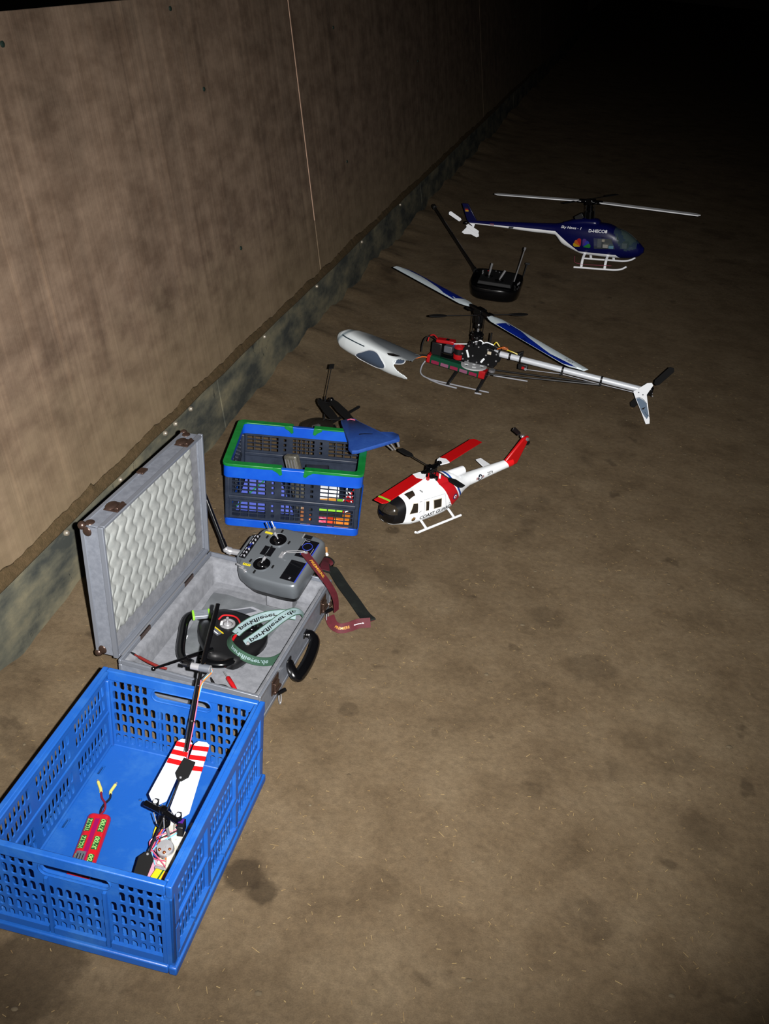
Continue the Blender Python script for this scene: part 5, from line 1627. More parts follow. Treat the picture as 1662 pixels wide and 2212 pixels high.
for sg in (1, -1):
    c = V((0, 0, UH_Z))
    d = bd_ * sg
    s2_ = bs_ * sg
    P = lambda a, b, z=0.0: c + d * a + s2_ * b + V((0, 0, z - 0.012 * a))
    w0 = 0.020
    g = G(); g.prism([P(0.040, -0.007), P(0.042, 0.007), P(0.062, 0.018), P(0.085, w0), P(0.268, w0), P(0.281, w0 * 0.55), P(0.279, -w0), P(0.075, -w0), P(0.056, -0.014)], (0, 0, 0.003))
    bl = g.build('blade', M_RED, uh, bevel=0.0010)
    g = G(); g.prism([P(0.040, -0.0075, 0.0001), P(0.042, 0.0075, 0.0001), P(0.062, 0.0185, 0.0001), P(0.078, w0 + 0.0003, 0.0001), P(0.086, 0, 0.0001), P(0.075, -w0 - 0.0003, 0.0001), P(0.056, -0.0145, 0.0001)], (0, 0, 0.0034)); g.build('white_root', M_WHITE, bl)
    if sg > 0:
        g = G(); g.prism([P(0.250, -w0 - 0.0003, 0.0001), P(0.250, w0 + 0.0003, 0.0001), P(0.258, w0 + 0.0003, 0.0001), P(0.258, -w0 - 0.0003, 0.0001)], (0, 0, 0.0035)); g.build('tip_stripe', M_LIME, bl)
    g = G(); g.lathe(P(0.045, 0, 0.002), (0, 0, 1), [(0.009, -0.006), (0.009, 0.004), (0.007, 0.006), (0.001, 0.006)], 14); g.build('blade_grip', M_BLACKG, uh)
fz = UH_Z + 0.006
g = G(); g.tube([(0.003, 0.100, fz), (0.005, -0.105, fz)], 0.0017, 8); fbr = g.build('flybar', M_BLACK, uh)
for sy in (1, -1):
    c = V((0.004, sy * 0.122, fz))
    g = G(); g.prism([c + V((0.004, -sy * 0.038, -0.001)), c + V((0.013, -sy * 0.022, -0.001)), c + V((0.014, sy * 0.018, -0.001)), c + V((0.005, sy * 0.026, -0.001)), c + V((-0.010, sy * 0.022, -0.001)), c + V((-0.012, -sy * 0.020, -0.001)), c + V((-0.004, -sy * 0.038, -0.001))], (0, 0, 0.003)); g.build('paddle', M_BLACKM, uh, bevel=0.0008)

M_WHITEB = mat('bright_white_gloss', (244, 246, 250), 0.3, 0, 0.5, k=0.95)
# ------------------------------------------------ blue and white helicopter at the back
jr = thing('scale_helicopter', 'blue and white news helicopter model with white rotor, farthest back', 'helicopter', (1.048, 5.759, 0.004), (0, -0.125, -0.393))
q = NT('blue_white_paint', 0.28, 0.5)
X = q.xyz()
gx = q.rng(X[0], -0.8, 0.4)
KN = [(-0.8, 0.200), (-0.325, 0.190), (-0.189, 0.186), (-0.111, 0.129), (-0.044, 0.082), (0.175, 0.077), (0.194, 0.058), (0.33, 0.0)]
gv = q.ramp(gx, [((x + 0.8) / 1.2, (z / 0.25, z / 0.25, z / 0.25, 1)) for x, z in KN])
cmp_ = q.math('LESS_THAN', q.math('MULTIPLY', X[2], 4.0), gv)
q.color(q.mix(cmp_, (5, 8, 62), (246, 248, 250)))
M_JR = q.m
def sec(x, zb, zt, hw, e=2.4):
    return (x, (zb + zt) / 2, hw, (zt - zb) / 2, e)
JS = [sec(-0.735, 0.192, 0.211, 0.009, 2), sec(-0.55, 0.182, 0.214, 0.016, 2), sec(-0.333, 0.166, 0.219, 0.026, 2), sec(-0.195, 0.157, 0.223, 0.036, 2.1), sec(-0.155, 0.112, 0.232, 0.047, 2.2), sec(-0.10, 0.086, 0.240, 0.057, 2.4), sec(-0.03, 0.061, 0.243, 0.065, 2.6), sec(0.05, 0.056, 0.242, 0.068, 2.7), sec(0.115, 0.053, 0.236, 0.068, 2.7), sec(0.165, 0.052, 0.216, 0.066, 2.6), sec(0.22, 0.052, 0.199, 0.060, 2.4), sec(0.265, 0.056, 0.166, 0.050, 2.2), sec(0.300, 0.068, 0.136, 0.034, 2.0), sec(0.322, 0.088, 0.116, 0.014, 2.0)]
full = G(); full.loft(dense(JS, 5), 56)
jb = full.bvh()
def inpoly(x, z, P):
    r = False
    for i in range(len(P)):
        (x0, z0), (x1, z1) = P[i - 1], P[i]
        if (z0 > z) != (z1 > z) and x < (x1 - x0) * (z - z0) / (z1 - z0) + x0:
            r = not r
    return r
WIN = [(0.042, 0.170), (0.150, 0.172), (0.176, 0.110), (0.048, 0.104)]
SCR = [(0.160, 0.216), (0.222, 0.197), (0.268, 0.158), (0.268, 0.128), (0.225, 0.108), (0.192, 0.140)]
g = G(); g.loft(dense(JS, 5), 56, skip=lambda p: abs(p.y) > 0.02 and inpoly(p.x, p.z, WIN) or (p.x > 0.17 and p.z > 0.112 and (inpoly(p.x, p.z, SCR) or p.z > 0.15 and abs(p.y) < 0.05 and p.z < 0.21)))
g.build('fuselage', M_JR, jr, sharp=70)
g = G(); g.loft(dense([sec(0.062, 0.225, 0.252, 0.026), sec(0.045, 0.22, 0.262, 0.038), sec(-0.02, 0.22, 0.264, 0.040), sec(-0.09, 0.21, 0.254, 0.034), sec(-0.15, 0.21, 0.236, 0.020)], 4), 24); g.build('engine_cowl', M_JR, jr, sharp=60)
for sy in (-1, 1):
    fn = laid(jb, (0, -sy, 0), 0.0008)
    Y = sy * 0.07
    for i in range(4):
        a, b = WIN[i], WIN[(i + 1) % 4]
        g = G(); line_on(g, (a[0], Y, a[1]), (b[0], Y, b[1]), 0.007, fn, (0, 1, 0)); g.build('window_frame', M_JR, jr, norm=False)
    g = G(); patch(g, [(x, Y, z) for x, z in WIN], laid(jb, (0, -sy, 0), 0.0003), 0, 5, 4); g.build('side_window', M_CLEAR, jr, norm=False)
    g = G(); text_on(g, 'Sky News - 1', (-0.094, Y, 0.2115), (-sy, 0, 0.0), (0, 0, 1), w=0.124, h=0.0165, bold=0.012, shear=0.2, fn=fn); lab(g.build('lettering', M_WHITEB, jr, norm=False), 'white Sky News - 1 lettering')
    g = G(); text_on(g, 'D-HECO8', (0.066, Y, 0.2055), (-sy, 0, 0.0), (0, 0, 1), w=0.106, h=0.0165, bold=0.02, fn=fn); lab(g.build('lettering', M_WHITEB, jr, norm=False), 'white D-HECO8 lettering')
    # feathered fan emblem in six colours
    c = V((-0.022, Y, 0.112))
    for k, colr in enumerate(((230, 190, 30), (232, 110, 24), (206, 26, 24), (84, 40, 150), (26, 56, 190), (24, 140, 50))):
        a = RAD(168 - 30 * k if k < 3 else 132 - 30 * (k - 1) - 0) if False else RAD([166, 138, 108, 72, 42, 14][k])
        d = V((cos(a) * -sy * -1 if False else -sy * -cos(a) * -1, 0, sin(a)))
        sd = V((d.z, 0, -d.x))
        o_ = c + d * 0.006 + V(((-sy) * (-1) * (0.004 if k > 2 else -0.004) * -1, 0, 0))
        L = 0.044
        out = [o_, o_ + d * L * 0.45 + sd * 0.008, o_ + d * L * 0.75 + sd * 0.0125, o_ + d * L * 0.95 + sd * 0.009, o_ + d * L, o_ + d * L * 0.95 - sd * 0.009, o_ + d * L * 0.75 - sd * 0.0125, o_ + d * L * 0.45 - sd * 0.008]
        g = G(); patch(g, out, laid(jb, (0, -sy, 0), 0.0010 + 0.0003 * k), 0, 4, 2); lab(g.build('emblem_feather', mat('feather_%d' % k, colr, 0.45), jr, norm=False), 'coloured feather of the fan emblem')
g = G(); line_on(g, (-0.60, -0.07, 0.196), (-0.575, -0.07, 0.196), 0.011, laid(jb, (0, 1, 0), 0.0009), (0, 1, 0)); g.build('red_sticker', mat('pale_red_sticker', (196, 96, 96), 0.5), jr, norm=False)
g = G(); patch(g, [(-0.485, -0.07, 0.180), (-0.455, -0.07, 0.182), (-0.448, -0.07, 0.192), (-0.478, -0.07, 0.192)], laid(jb, (0, 1, 0), 0.0009), 0, 3, 3); g.build('grey_sticker', M_GREY, jr, norm=False)
# windscreen
fnf = laid(jb, (-1, 0, -0.35), 0.0004)
g = G()
full2 = [f for f in full.f]
vs_, fs_ = [], []
for f in full.f:
    p = sum((V(full.v[j]) for j in f), V()) / len(f)
    if p.x > 0.155 and p.z > 0.104 and (inpoly(p.x, p.z, [(0.150, 0.224), (0.225, 0.205), (0.285, 0.160), (0.285, 0.118), (0.225, 0.100), (0.182, 0.140)]) or (p.z > 0.14 and abs(p.y) < 0.055)):
        o_ = len(vs_)
        vs_ += [full.v[j] for j in f]
        fs_.append(tuple(range(o_, o_ + len(f))))
g.add([V(p) * 1.0008 for p in vs_], fs_)
g.build('windscreen', mat('smoked_clear_screen', (110, 140, 140), 0.05, 0, 0.6, alpha=0.3), jr, norm=False)
g = G(); g.tube(spline([laid(jb, (0, 0, -1), 0.001)(V((x, 0, 0.3))) for x in (0.16, 0.20, 0.24, 0.275)], 4), 0.0022, 6); g.build('screen_bar', M_BLACK, jr)
# gear inside the cabin
for c, d, mt in (((0.075, -0.02, 0.135), (0.024, 0.05, 0.05), M_GREY), ((0.110, -0.025, 0.120), (0.030, 0.04, 0.020), M_OFFW), ((0.142, -0.02, 0.115), (0.028, 0.04, 0.016), M_CYANW), ((0.095, -0.03, 0.150), (0.016, 0.02, 0.014), M_CREAM), ((0.10, 0.01, 0.09), (0.16, 0.09, 0.006), M_BLACK), ((0.215, 0, 0.125), (0.03, 0.06, 0.03), M_GREY)):
    g = G(); g.box(c, d); g.build('cabin_gear', mt, jr, bevel=0.001)
g = G(); g.prism([(-0.784, -0.004, 0.309), (-0.746, -0.004, 0.309), (-0.690, -0.004, 0.214), (-0.735, -0.004, 0.194), (-0.752, -0.004, 0.212)], (0, 0.008, 0)); fin = g.build('tail_fin', mat('dark_blue_paint', (6, 10, 74), 0.3), jr, bevel=0.002)
for k, colr in enumerate(((8, 8, 8), (200, 20, 20), (240, 190, 30))):
    g = G(); g.box((-0.756 + 0.002 * k, 0, 0.282 - 0.0075 * k), (0.020, 0.0094, 0.0075)); g.build('flag_band', mat('flag_%d' % k, colr, 0.5), fin)
g = G(); g.prism([(-0.735, -0.003, 0.194), (-0.716, -0.003, 0.178), (-0.752, -0.003, 0.172), (-0.787, -0.003, 0.138), (-0.770, -0.003, 0.128), (-0.726, -0.003, 0.128), (-0.690, -0.003, 0.112), (-0.675, -0.003, 0.118), (-0.676, -0.003, 0.134), (-0.712, -0.003, 0.160), (-0.700, -0.003, 0.192)], (0, 0.006, 0)); g.build('lower_fin', M_WHITEB, jr, bevel=0.0015)
g = G(); g.tube([(-0.762, 0.0, 0.198), (-0.762, -0.024, 0.198)], 0.006, 10); g.ell((-0.757, -0.010, 0.198), (0.014, 0.010, 0.010), 12, 8); g.build('tail_gearbox', M_BLACKG, jr)
c = V((-0.765, -0.024, 0.200))
for sg in (1, -1):
    d = V((-0.86, 0, 0.50)).normalized() * sg
    sd = V((d.z, 0, -d.x))
    g = G(); g.prism([c + d * 0.020 + sd * 0.006, c + d * 0.030 + sd * 0.012, c + d * 0.104 + sd * 0.013, c + d * 0.112 + sd * 0.002, c + d * 0.106 - sd * 0.011, c + d * 0.028 - sd * 0.010], (0, 0.003, 0)); g.build('tail_blade', M_WHITEB, jr, bevel=0.0008)
for sy in (-1, 1):
    g = G(); g.tube(spline([(0.255, sy * 0.112, 0.030), (0.228, sy * 0.111, 0.014), (0.190, sy * 0.110, 0.0062), (0.13, sy * 0.110, 0.005), (-0.049, sy * 0.110, 0.005)], 5), 0.0052, 8); g.build('skid', M_WHITEB, jr)
    for x in (0.130, -0.006):
        g = G(); pts = spline([(x, sy * 0.030, 0.072), (x, sy * 0.064, 0.062), (x, sy * 0.092, 0.040), (x, sy * 0.110, 0.006)], 4)
        g.tube(pts, 0.0075, 8, flat=0.55, up=(0, 1, 0)); g.build('strut', M_WHITEB, jr)
g = G(); g.tube(spline([(-0.055, -0.075, 0.060), (-0.045, -0.10, 0.030), (0.03, -0.115, 0.026), (0.17, -0.116, 0.030)], 6), 0.0012, 6); g.build('aerial_wire', M_PINKW, jr)
JZ = 0.354
g = G(); g.tube([(0, 0, 0.24), (0, 0, JZ + 0.012)], 0.006, 10); g.build('mast', M_BLACKG, jr)
g = G(); g.lathe((0, 0, 0), (0, 0, 1), [(0.006, 0.262), (0.022, 0.262), (0.022, 0.30), (0.014, 0.31), (0.018, 0.322), (0.010, 0.33)], 16); g.build('swashplate', M_BLACKG, jr)
for k in range(4):
    a = k * pi / 2 + 0.3
    g = G(); g.tube([(cos(a) * 0.026, sin(a) * 0.026, 0.262), (cos(a) * 0.022, sin(a) * 0.022, JZ)], 0.0022, 6); g.build('link_rod', M_BLACK, jr)
g = G(); g.box((-0.06, 0, 0.268), (0.05, 0.03, 0.03), 0, Matrix.Rotation(-0.5, 3, 'Y')); g.build('servo_tray', M_BLACK, jr, bevel=0.002)
AZ = -0.247
bd_ = V((cos(AZ), sin(AZ), 0)); bs_ = V((-sin(AZ), cos(AZ), 0))
g = G(); g.tube([V((0, 0, JZ)) - bd_ * 0.075, V((0, 0, JZ)) + bd_ * 0.075], 0.009, 10); g.box((0, 0, JZ), (0.04, 0.05, 0.03), 0, Matrix.Rotation(AZ, 3, 'Z')); g.build('rotor_head', M_BLACKG, jr, bevel=0.002)
for sg in (1, -1):
    d, s2_ = bd_ * sg, bs_ * sg
    P = lambda a, b, z=0.0: V((0, 0, JZ + z - 0.022 * a)) + d * a + s2_ * b
    g = G(); g.prism([P(0.055, -0.010), P(0.055, 0.012), P(0.085, 0.026), P(0.62, 0.026), P(0.655, 0.004), P(0.648, -0.020), P(0.080, -0.022)], (0, 0, 0.006)); g.build('blade', M_WHITEB, jr, bevel=0.0022)
    g = G(); g.tube([P(0.03, 0, 0.003), P(0.07, 0, 0.003)], 0.013, 10, flat=0.8); g.build('blade_grip', M_BLACKG, jr)
g = G(); fd = V((0.55, 0.84, 0)).normalized()
g.tube([V((0, 0, JZ + 0.016)) - fd * 0.15, V((0, 0, JZ + 0.016)) + fd * 0.15], 0.002, 8); g.build('flybar', M_BLACK, jr)
for sg in (1, -1):
    c = V((0, 0, JZ + 0.016)) + fd * (0.16 * sg)
    sd = V((-fd.y, fd.x, 0))
    g = G(); g.prism([c + fd * 0.04 + sd * 0.014, c + fd * 0.04 - sd * 0.014, c - fd * 0.04 - sd * 0.014, c - fd * 0.04 + sd * 0.014], (0, 0, 0.004)); g.build('paddle', M_BLACKM, jr, bevel=0.0015)

# ------------------------------------------------ bare mechanics helicopter with silver tail boom
tr = thing('electric_helicopter', 'bare black-framed helicopter with silver tail boom and blue-white blades', 'helicopter', (0.3084, 3.8295, 0), (0, 0, RAD(159.6)))
# side frames with openings
for sy in (-1, 1):
    y = sy * 0.020
    g = G()
    g.prism([(0.030, y, 0.176), (-0.050, y, 0.182), (-0.105, y, 0.166), (-0.112, y, 0.140), (-0.104, y, 0.112), (-0.080, y, 0.100), (0.046, y, 0.100), (0.060, y, 0.112), (0.052, y, 0.140)], (0, sy * 0.002, 0))
    sf = g.build('side_frame', M_CARBON, tr, bevel=0.0006)
    yb = y + sy * 0.0022
    for k, (x, z) in enumerate(((0.022, 0.168), (-0.02, 0.172), (-0.06, 0.170), (-0.098, 0.158), (-0.10, 0.13), (-0.07, 0.108), (-0.02, 0.106), (0.04, 0.108), (0.045, 0.13), (0.0, 0.13), (-0.04, 0.12), (0.018, 0.105), (-0.055, 0.145))):
        g = G(); g.lathe((x, yb, z), (0, sy, 0), [(0.0036, 0), (0.0034, 0.0016), (0.0004, 0.002)], 8); g.build('bolt', M_CHROME, sf)
    for a, b in (((0.028, 0.150), (0.016, 0.120)), ((-0.050, 0.130), (-0.038, 0.110))):
        g = G(); g.bar((a[0], yb + sy * 0.002, a[1]), (b[0], yb + sy * 0.002, b[1]), 0.003, 0.008, 0, (0, 0, 1)); g.build('servo_arm', M_WHITE, sf, bevel=0.001)
for c, d, nm, mt in (((-0.060, 0.0, 0.150), (0.044, 0.034, 0.038), 'servo', M_BLACK), ((-0.075, 0.0, 0.110), (0.036, 0.034, 0.030), 'servo', M_BLACK), ((0.0, 0.0, 0.150), (0.030, 0.030, 0.030), 'bearing_block', M_BLACKG), ((-0.02, 0.0, 0.105), (0.060, 0.026, 0.020), 'bearing_block', M_BLACK)):
    g = G(); g.box(c, d); g.build(nm, mt, tr, bevel=0.002)
g = G(); g.box((-0.068, 0.0232, 0.158), (0.016, 0.003, 0.012)); g.build('servo_label', M_CREAM, tr)
# nose tray, receiver box, speed controller
g = G(); g.box((0.110, 0, 0.092), (0.150, 0.040, 0.003)); g.box((0.110, 0, 0.112), (0.150, 0.032, 0.003)); g.build('nose_tray', M_CARBON, tr, bevel=0.0006)
g = G(); g.box((0.160, 0, 0.122), (0.046, 0.042, 0.056)); rb_ = g.build('receiver_box', M_BLACK, tr, bevel=0.004)
g = G(); g.box((0.112, 0, 0.128), (0.036, 0.030, 0.028)); g.build('gyro_block', M_GREY, tr, bevel=0.003)
g = G(); g.box((0.128, 0.0, 0.158), (0.078, 0.034, 0.014), 0, Matrix.Rotation(RAD(4), 3, 'Y')); ec = g.build('speed_controller', M_REDP, tr, bevel=0.003)
g = G(); g.box((0.120, 0.0, 0.1655), (0.016, 0.022, 0.001)); g.build('label_plate', M_BLACK, ec)
for p, mt in ((spline([(0.166, 0.010, 0.158), (0.190, 0.012, 0.168), (0.212, 0.018, 0.160), (0.222, 0.022, 0.130), (0.222, 0.024, 0.098)], 6), M_BLACK), (spline([(0.166, -0.004, 0.158), (0.186, -0.006, 0.170), (0.202, 0.0, 0.162), (0.206, 0.004, 0.142)], 6), M_REDP)):
    g = G(); g.tube(p, 0.0028, 7); g.build('power_lead', mt, tr)
g = G(); g.tube(spline([(0.09, 0.012, 0.158), (0.06, 0.016, 0.166), (0.03, 0.014, 0.172)], 5), 0.0022, 7); g.build('motor_lead', M_WHITE, tr)
g = G(); g.tube(spline([(0.092, 0.006, 0.152), (0.080, 0.014, 0.142), (0.066, 0.012, 0.138)], 5), 0.0022, 7); g.build('motor_lead', M_BLUEW, tr)
# motor
g = G(); g.lathe((0.064, 0.010, 0.100), (0, 0, 1), [(0.001, 0), (0.021, 0), (0.022, 0.003), (0.022, 0.020), (0.0205, 0.0205)], 22); mo_ = g.build('motor', M_REDP, tr)
g = G(); g.lathe((0.064, 0.010, 0.120), (0, 0, 1), [(0.0205, 0), (0.0205, 0.024)], 22); g.build('motor_can', M_BLACK, mo_)
g = G(); g.lathe((0.064, 0.010, 0.144), (0, 0, 1), [(0.0205, 0), (0.022, 0.001), (0.022, 0.010), (0.010, 0.018), (0.004, 0.020), (0.001, 0.020)], 22); g.build('motor_cap', M_REDP, mo_)
# battery slung underneath
BA, BB = V((0.190, 0.020, 0.080)), V((-0.066, 0.020, 0.062))
g = G()
ax = (BB - BA).normalized()
sx_ = V((0, 1, 0)); sz_ = ax.cross(sx_)
def brick(a, b, hw_, hh_):
    return [[p + sx_ * (hw_ * i) + sz_ * (hh_ * j) for i, j in ((-1, -0.7), (-0.8, -1), (0.8, -1), (1, -0.7), (1, 0.7), (0.8, 1), (-0.8, 1), (-1, 0.7))] for p in (a, b)]
g.rings(brick(BA + ax * 0.012, BB - ax * 0.016, 0.021, 0.017)); bt_ = g.build('battery', mat('dark_green_wrap', (16, 74, 52), 0.25), tr)
for a, b in ((0.0, 0.014), ((BB - BA).length - 0.026, (BB - BA).length)):
    g = G(); g.rings(brick(BA + ax * a, BA + ax * b, 0.0215, 0.0175)); g.build('end_cap', M_REDP, bt_)
for k in range(5):
    q0 = BA + ax * (0.024 + k * 0.042) + sx_ * 0.0214 + V((0, 0, -0.006))
    g = G(); g.box(q0 + ax * 0.014, (0.034, 0.0012, 0.014), 0, Matrix.Rotation(math.atan2(0.018, 0.256) * -1, 3, 'Y')); g.build('print_patch', mat('rose_print', (150, 30, 70), 0.4) if k % 2 == 0 else mat('mauve_print', (150, 90, 120), 0.4), bt_)
for p, mt in ((spline([BA + V((-0.004, 0.004, 0)), BA + V((0.022, 0.012, 0.0)), BA + V((0.050, 0.022, -0.010)), BA + V((0.072, 0.030, -0.020))], 5), M_ORANGE), (spline([BA + V((-0.004, -0.006, 0)), BA + V((0.024, 0.002, 0.004)), BA + V((0.054, 0.022, -0.002)), BA + V((0.080, 0.040, -0.016))], 5), M_BLACK)):
    g = G(); g.tube(p, 0.003, 7); g.build('battery_lead', mt, bt_)
# main gear with openings
g = G()
gc = V((-0.010, 0.020, 0.090))
n_ = 40
for k in range(n_):
    a0, a1 = 2 * pi * k / n_, 2 * pi * (k + 1) / n_
    for ri, ro, op in ((0.008, 0.024, False), (0.024, 0.040, k % 8 in (2, 3, 4, 5)), (0.040, 0.054, False)):
        if op:
            continue
        vs_ = [gc + V((cos(a) * r, sin(a) * r, z)) for z in (-0.003, 0.003) for r, a in ((ri, a0), (ro, a0), (ro, a1), (ri, a1))]
        g.add(vs_, [(3, 2, 1, 0), (4, 5, 6, 7), (0, 1, 5, 4), (1, 2, 6, 5), (2, 3, 7, 6), (3, 0, 4, 7)])
g.build('main_gear', mat('pale_metal', (176, 178, 180), 0.35, 0.2, k=0.8), tr)
g = G(); g.lathe((-0.085, 0.008, 0.080), (0, 0, 1), [(0.001, -0.005), (0.014, -0.005), (0.014, 0.005), (0.001, 0.005)], 16); g.build('tail_gear', M_DULLMETAL, tr)
# mast and head
TZ = 0.3128
g = G(); g.tube([(-0.002, 0, 0.075), (-0.002, 0, TZ)], 0.0045, 10); g.build('mast', M_DULLMETAL, tr)
g = G(); g.lathe((-0.002, 0, 0), (0, 0, 1), [(0.008, 0.196), (0.024, 0.196), (0.026, 0.204), (0.022, 0.212), (0.026, 0.218), (0.020, 0.226), (0.008, 0.230)], 18); g.build('swashplate', M_BLACKG, tr)
g = G(); g.lathe((-0.002, 0, 0), (0, 0, 1), [(0.006, 0.244), (0.016, 0.246), (0.016, 0.262), (0.008, 0.272), (0.010, 0.29)], 14); g.build('washout_hub', M_BLACKG, tr)
for k in range(5):
    a = 2 * pi * k / 5 + 0.2
    g = G(); g.tube([(-0.002 + cos(a) * 0.024, sin(a) * 0.024, 0.17), (-0.002 + cos(a) * 0.025, sin(a) * 0.025, 0.21 if k % 2 else 0.305)], 0.0018, 6); g.ell((-0.002 + cos(a) * 0.025, sin(a) * 0.025, 0.21), (0.004, 0.004, 0.005), 8, 6); g.build('link_rod', M_BLACKG, tr)
g = G(); g.tube([(-0.058, 0.0, 0.175), (-0.060, 0.0, 0.235)], 0.0035, 8); g.build('antirotation_post', M_BLACK, tr)
AZ = -0.6248
bd_ = V((cos(AZ), sin(AZ), 0)); bs_ = V((-sin(AZ), cos(AZ), 0))
g = G(); g.box((0, 0, TZ), (0.046, 0.034, 0.026), 0, Matrix.Rotation(AZ, 3, 'Z')); g.box((0, 0, TZ - 0.03), (0.024, 0.03, 0.04), 0, Matrix.Rotation(AZ, 3, 'Z')); g.build('rotor_head', M_BLACKG, tr, bevel=0.003)
M_BLUEV = mat('royal_blue_vinyl', (10, 40, 150), 0.35)
M_BLWH = mat('pale_blue_white', (196, 208, 214), 0.35, k=0.8)
for sg in (1, -1):
    d, s2_ = bd_ * sg, bs_ * sg
    def P(a, b, z=0.0):
        return V((0, 0, TZ + z - 0.012 * a)) + d * a + s2_ * b
    g = G(); g.tube([P(0.02, 0), P(0.035, 0), P(0.07, 0)], [0.010, 0.013, 0.010], 10); g.box(P(0.045, 0.020), (0.03, 0.012, 0.008), 0, Matrix.Rotation(AZ, 3, 'Z')); g.build('blade_grip', M_BLACKG, tr)
    def W(a):    # half chord
        return 0.029 if a < 0.56 else 0.029 * max(0.1, (0.632 - a) / 0.072) ** 0.5
    st_ = [0.062, 0.085, 0.11] + [0.15 + 0.05 * k for k in range(9)] + [0.58, 0.60, 0.615, 0.626]
    rg = []
    for a in st_:
        h = 0.029 if a > 0.1 else 0.012 + 0.017 * (a - 0.062) / 0.038
        fb = -h if a < 0.56 else -h + 0.052 * ((a - 0.56) / 0.066) ** 2
        rg.append([P(a, h, 0.002), P(a, h * 0.4, 0.006), P(a, fb * 0.3, 0.005), P(a, fb, 0.001), P(a, fb * 0.3, -0.001), P(a, h * 0.4, -0.001)])
    bg = G(); bg.rings(rg)
    bvv = bg.bvh()
    bl = bg.build('blade', M_BLWH, tr, sharp=50)
    fnb = laid(bvv, (0, 0, -1), 0.0005)
    trail = -1
    g = G(); patch(g, [P(0.14, -0.026, 0.1), P(0.16, 0.022, 0.1), P(0.24, 0.018, 0.1), P(0.33, -0.002, 0.1), P(0.33, -0.028, 0.1), P(0.22, -0.028, 0.1)], fnb, 0, 6, 4); g.build('blue_slash', M_BLUEV, bl, norm=False)
    g = G(); patch(g, [P(0.30, -0.028, 0.1), P(0.30, 0.004, 0.1), P(0.40, -0.010, 0.1), P(0.50, -0.020, 0.1), P(0.57, -0.020, 0.1), P(0.60, -0.006, 0.1), P(0.55, -0.027, 0.1), P(0.42, -0.028, 0.1)], fnb, 0, 6, 4); g.build('blue_edge', M_BLUEV, bl, norm=False)
    if sg < 0:
        g = G(); text_on(g, 'T-REX', P(0.545, 0.006, 0.1), d, s2_, w=0.05, shear=0.2, fn=fnb); g.build('lettering', M_GREY, bl, norm=False)
fd = V((0.783, 0.621, 0)).normalized()
fz = 0.300
g = G(); g.tube([V((0, 0.008, fz)) - fd * 0.14, V((0, 0.008, fz)) + fd * 0.15], 0.0020, 8); g.build('flybar', M_BLACK, tr)
for sg in (1, -1):
    c = V((0, 0.008, fz)) + fd * (0.175 * sg)
    sd = V((-fd.y, fd.x, 0))
    out = [c + fd * (0.038 * cos(t)) + sd * (0.014 * sin(t)) for t in [2 * pi * k / 16 for k in range(16)]]
    g = G(); g.prism([p - V((0, 0, 0.002)) for p in out], (0, 0, 0.004)); g.build('paddle', M_BLACKM, tr, bevel=0.001)
# tail boom and its fittings
TB0, TB1 = V((-0.080, 0, 0.156)), V((-0.716, 0, 0.140))
g = G(); g.tube([TB0, TB1], 0.0125, 18); g.build('tail_boom', mat('silver_tube', (186, 190, 196), 0.3, 0.3, k=1.0), tr)
for x in (-0.104, -0.150, -0.195):
    q_ = TB0.lerp(TB1, (x - TB0.x) / (TB1.x - TB0.x))
    g = G(); g.tube([q_ + V((0.004, 0, 0)), q_ - V((0.004, 0, 0))], 0.0148, 16); g.box(q_ + V((0, 0, 0.015)), (0.008, 0.012, 0.012)); g.build('boom_clamp', M_BLACK, tr, bevel=0.001)
g = G(); g.box((-0.212, 0.012, 0.128), (0.040, 0.014, 0.022)); sv_ = g.build('tail_servo', M_BLACK, tr, bevel=0.002)
g = G(); g.box((-0.215, 0.0215, 0.127), (0.012, 0.004, 0.010)); g.build('servo_label', M_REDP, sv_)
g = G(); g.lathe((-0.226, 0.020, 0.125), (0, 1, 0), [(0.001, 0), (0.006, 0), (0.006, 0.004), (0.001, 0.004)], 10); g.build('servo_horn', M_CHROME, sv_)
g = G(); g.tube([(-0.196, 0, 0.162), (-0.200, 0.002, 0.186), (-0.185, 0.002, 0.176)], 0.006, 8); g.build('clamp_block', M_BLACK, tr)
for x in (-0.372, -0.530):
    q_ = TB0.lerp(TB1, (x - TB0.x) / (TB1.x - TB0.x))
    g = G(); g.tube([q_ + V((0.004, 0, 0)), q_ - V((0.004, 0, 0))], 0.0142, 16); g.box(q_ + V((0, 0.010, -0.016 if x < -0.5 else -0.012)), (0.010, 0.012, 0.012)); g.build('guide_ring', M_BLACK, tr, bevel=0.001)
g = G(); g.tube([(-0.226, 0.026, 0.125), (-0.372, 0.014, 0.1355), (-0.530, 0.013, 0.130), (-0.690, 0.013, 0.128)], 0.0016, 6); g.build('tail_pushrod', M_GREYP, tr)
for sy in (-1, 1):
    g = G(); g.tube([(-0.078, sy * 0.026, 0.070), (-0.530, sy * 0.006, 0.124)], 0.0038, 8); g.build('boom_brace', M_BLACK, tr)
